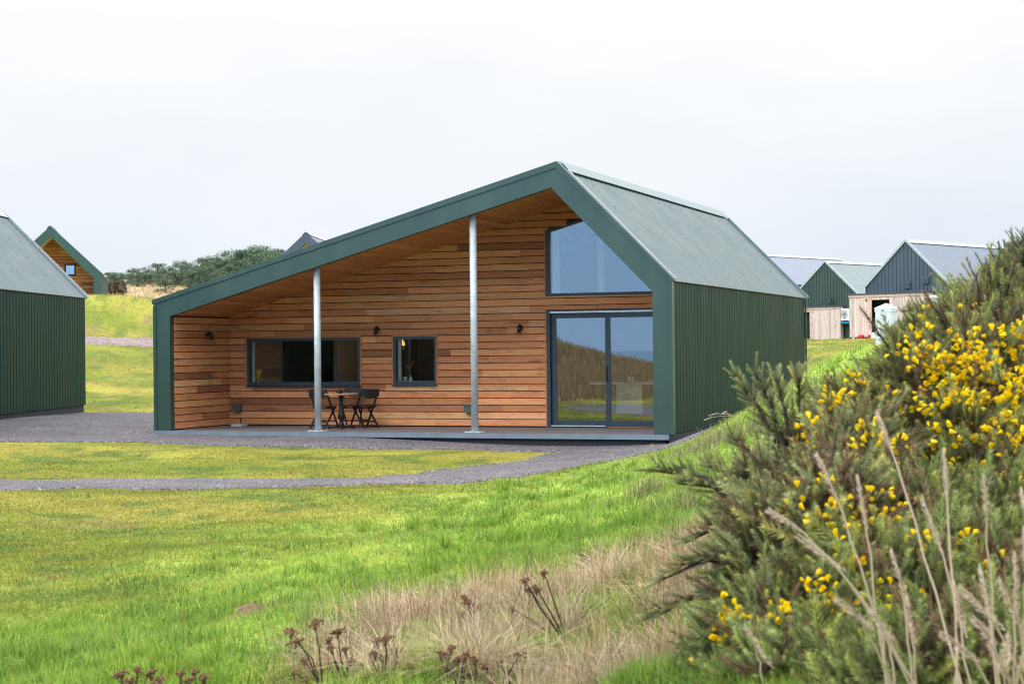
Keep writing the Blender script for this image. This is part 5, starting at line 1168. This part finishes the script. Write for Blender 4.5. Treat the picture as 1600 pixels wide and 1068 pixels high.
tall_tussock('tussock of drooping dry stems in the bottom right corner', (1590, 1150, 3.8), [(1595, 760, 3.9, .02), (1585, 860, 3.8, .03), (1560, 900, 3.8, .07), (1600, 820, 4.0, .0), (1520, 960, 3.7, .05), (1500, 915, 3.8, .08), (1545, 1000, 3.7, .04), (1470, 985, 3.8, .06), (1612, 930, 3.7, .02), (1575, 985, 3.6, .07), (1530, 880, 3.9, .02), (1604, 1010, 3.6, .05)], 3)
tall_tussock('lone seed stem at the lower left of the gorse', (1215, 1120, 4.6), [(1163, 972, 4.6, .02)], 4)
tall_tussock('pair of dry stems standing out against the dark green side wall', (1150, 700, 22), [(1100, 655, 22, .02), (1128, 645, 22.2, .02), (1108, 648, 22.1, .03)], 5)
# dead yarrow with flat rusty heads
YM = leaf_mat('rusty seed heads', .1, .8)
def yarrow(label, px, py, d, tops, seed):
    rr = np.random.default_rng(seed); q = at(px, py, d); gz = float(ground_z(q[:1], q[1:2])[0]); org = np.array([q[0], q[1], gz])
    t = thing('yarrow_plant', label, 'plant', tuple(org), 0, 'dead yarrow along the bank')
    m = MB()
    base = org+np.array([0, 0, .0])
    for (tx, ty) in tops:
        e = at(tx, ty, d+rr.normal(0, .12)); md = base*.45+e*.55+np.array([rr.normal(0, .02), rr.normal(0, .02), .02])
        m.tube([tuple(base-org), tuple(md-org), tuple(e-org)], [.0045, .0035, .002], 5)
        h = MB(); hs_ = rr.uniform(.45, 1.15); tl_ = rr.normal(0, .25, 2)
        for k in range(int(22+40*hs_)):
            a = rr.uniform(0, 6.28); r = min(.036, abs(rr.normal(0, .018))); r *= hs_; c = e-org+np.array([math.cos(a)*r, math.sin(a)*r, rr.normal(0, .004)-r*.10+r*(math.cos(a)*tl_[0]+math.sin(a)*tl_[1])]); kk = rr.uniform(.6, 1.4); h.col = (.20*kk, .105*kk, .062*kk, 0)
            s_ = rr.uniform(.004, .007)
            p = [h.vert(c+np.array(v)*s_) for v in ((1, 0, 0), (-.5, .87, 0), (-.5, -.87, 0), (0, 0, .9), (0, 0, -.9))]
            for f in ((0, 1, 3), (1, 2, 3), (2, 0, 3), (1, 0, 4), (2, 1, 4), (0, 2, 4)): h.face([p[j] for j in f])
            if k % 3 == 0: h.tube([tuple(c), tuple(e-org-np.array([0, 0, .035]))], .0009, 3, cap=False)
        h.build('flower_head', YM, t)
    m.build('stem', BARK, t)
yarrow('dead yarrow nearest the bare soil, dark branching stems with rusty heads', 505, 1075, 6.9, [(462, 1000), (475, 1030), (455, 985), (492, 972), (478, 1060), (460, 1050)], 1)
yarrow('dead yarrow with broad rusty heads left of the bleached tussock', 540, 1085, 6.9, [(515, 998), (527, 985), (518, 1010), (540, 1012), (548, 1030), (512, 1040), (565, 1040)], 2)
yarrow('dead yarrow in front of the large bleached tussock', 600, 1090, 6.7, [(590, 1000), (602, 996), (586, 1020), (620, 1015), (640, 1042), (610, 1050), (572, 1055)], 3)
yarrow('tall dead yarrow with three stacked brown heads in the middle of the straw', 745, 1010, 7.6, [(726, 932), (732, 940), (750, 945), (735, 960), (720, 958)], 4)
yarrow('tallest dead yarrow, leaning, its upper heads over the green bank', 890, 1070, 7.2, [(820, 905), (838, 918), (828, 920), (850, 893), (800, 950)], 5)
yarrow('dead yarrow with dense rusty heads at the bottom centre', 730, 1095, 6.6, [(690, 1020), (705, 1010), (715, 1030), (728, 1022), (742, 1028), (700, 1045), (760, 1040), (735, 1050)], 6)
yarrow('dead yarrow bottom centre right among straw stems', 800, 1095, 6.6, [(780, 1030), (795, 1045), (812, 1020), (830, 1050), (790, 1060), (768, 1062)], 7)
yarrow('single dead yarrow head beside the blue green thistle patch', 915, 905, 10, [(912, 868), (920, 872)], 8)
yarrow('faded yarrow at the bottom edge near the left, brownish pink', 215, 1100, 6.2, [(190, 1052), (215, 1046), (235, 1050), (205, 1062), (250, 1060)], 9)
yarrow('faded yarrow at the bottom edge, right of the brownish pink one', 300, 1100, 6.2, [(282, 1050), (305, 1047), (295, 1060), (318, 1056)], 10)

# ------------------------------------------------------------------ sky and sun
SUN_EL, SUN_AZ = math.radians(38), math.radians(218)       # azimuth clockwise from +y
wd = bpy.data.worlds.new('World'); S.world = wd; wd.use_nodes = True; nt = wd.node_tree
bg = nt.nodes['Background']; bg.inputs['Strength'].default_value = 0.1
sky = N(nt, 'ShaderNodeTexSky'); sky.sky_type = 'NISHITA'; sky.sun_disc = False; sky.sun_elevation = SUN_EL; sky.sun_rotation = SUN_AZ; sky.air_density = 1.0; sky.dust_density = 0.2; sky.ozone_density = 3.0
tc = N(nt, 'ShaderNodeTexCoord'); sx = N(nt, 'ShaderNodeSeparateXYZ'); nt.links.new(tc.outputs['Generated'], sx.inputs[0])
cl = ramp(nt, sx.outputs['Z'], [(0.0, (7.9, 8.6, 9.4)), (0.06, (8.4, 8.95, 9.6)), (0.19, (10.1, 10.15, 10.2)), (0.45, (22, 22.1, 22.4)), (1.0, (35, 35, 35.4))])
mp = N(nt, 'ShaderNodeMapping'); mp.inputs['Scale'].default_value = (2.2, 2.2, 7.0); nt.links.new(tc.outputs['Generated'], mp.inputs[0])
no = N(nt, 'ShaderNodeTexNoise', Scale=1.3, Detail=6.0, Roughness=0.55); nt.links.new(mp.outputs[0], no.inputs['Vector'])
cl2 = mixc(nt, cl, ramp(nt, no.outputs[0], [(0.3, (0.92, 0.935, 0.96)), (0.7, (1.05, 1.04, 1.03))]), 1.0, 'MULTIPLY')
# cloud thins out over the sea to the south
thin = N(nt, 'ShaderNodeMapRange'); thin.inputs[1].default_value = 0.25; thin.inputs[2].default_value = -0.55; thin.inputs[3].default_value = 0.0; thin.inputs[4].default_value = 1.0
nt.links.new(sx.outputs['Y'], thin.inputs[0])
lowm = N(nt, 'ShaderNodeMapRange'); lowm.inputs[1].default_value = 0.55; lowm.inputs[2].default_value = 0.12; lowm.inputs[3].default_value = 0.0; lowm.inputs[4].default_value = 1.0
nt.links.new(sx.outputs['Z'], lowm.inputs[0])
f1 = N(nt, 'ShaderNodeMath', operation='MULTIPLY'); nt.links.new(thin.outputs[0], f1.inputs[0]); nt.links.new(lowm.outputs[0], f1.inputs[1])
f2 = N(nt, 'ShaderNodeMath', operation='MULTIPLY'); nt.links.new(f1.outputs[0], f2.inputs[0]); f2.inputs[1].default_value = 0.9
nish = mixc(nt, sky.outputs[0], (4.9, 9.2, 15.5), 0.85)
fin = mixc(nt, cl2, nish, f2.outputs[0]); nt.links.new(fin, bg.inputs['Color'])
sl = bpy.data.lights.new('sun', 'SUN'); so = bpy.data.objects.new('sun', sl); COL.objects.link(so)
sl.energy = 1.5; sl.angle = math.radians(14); sl.color = (1.0, 0.96, 0.90)
sd = Vector((math.sin(SUN_AZ)*math.cos(SUN_EL), math.cos(SUN_AZ)*math.cos(SUN_EL), math.sin(SUN_EL)))
so.rotation_euler = sd.to_track_quat('Z', 'Y').to_euler()
S.view_settings.view_transform = 'Standard'; S.view_settings.look = 'None'; S.view_settings.exposure = 0; S.view_settings.gamma = 1
S.cycles.max_bounces = 8; S.cycles.transparent_max_bounces = 12; S.cycles.caustics_reflective = False; S.cycles.caustics_refractive = False
S.cycles.use_denoising = True; S.cycles.pixel_filter_type = 'BLACKMAN_HARRIS'; S.cycles.filter_width = 1.15
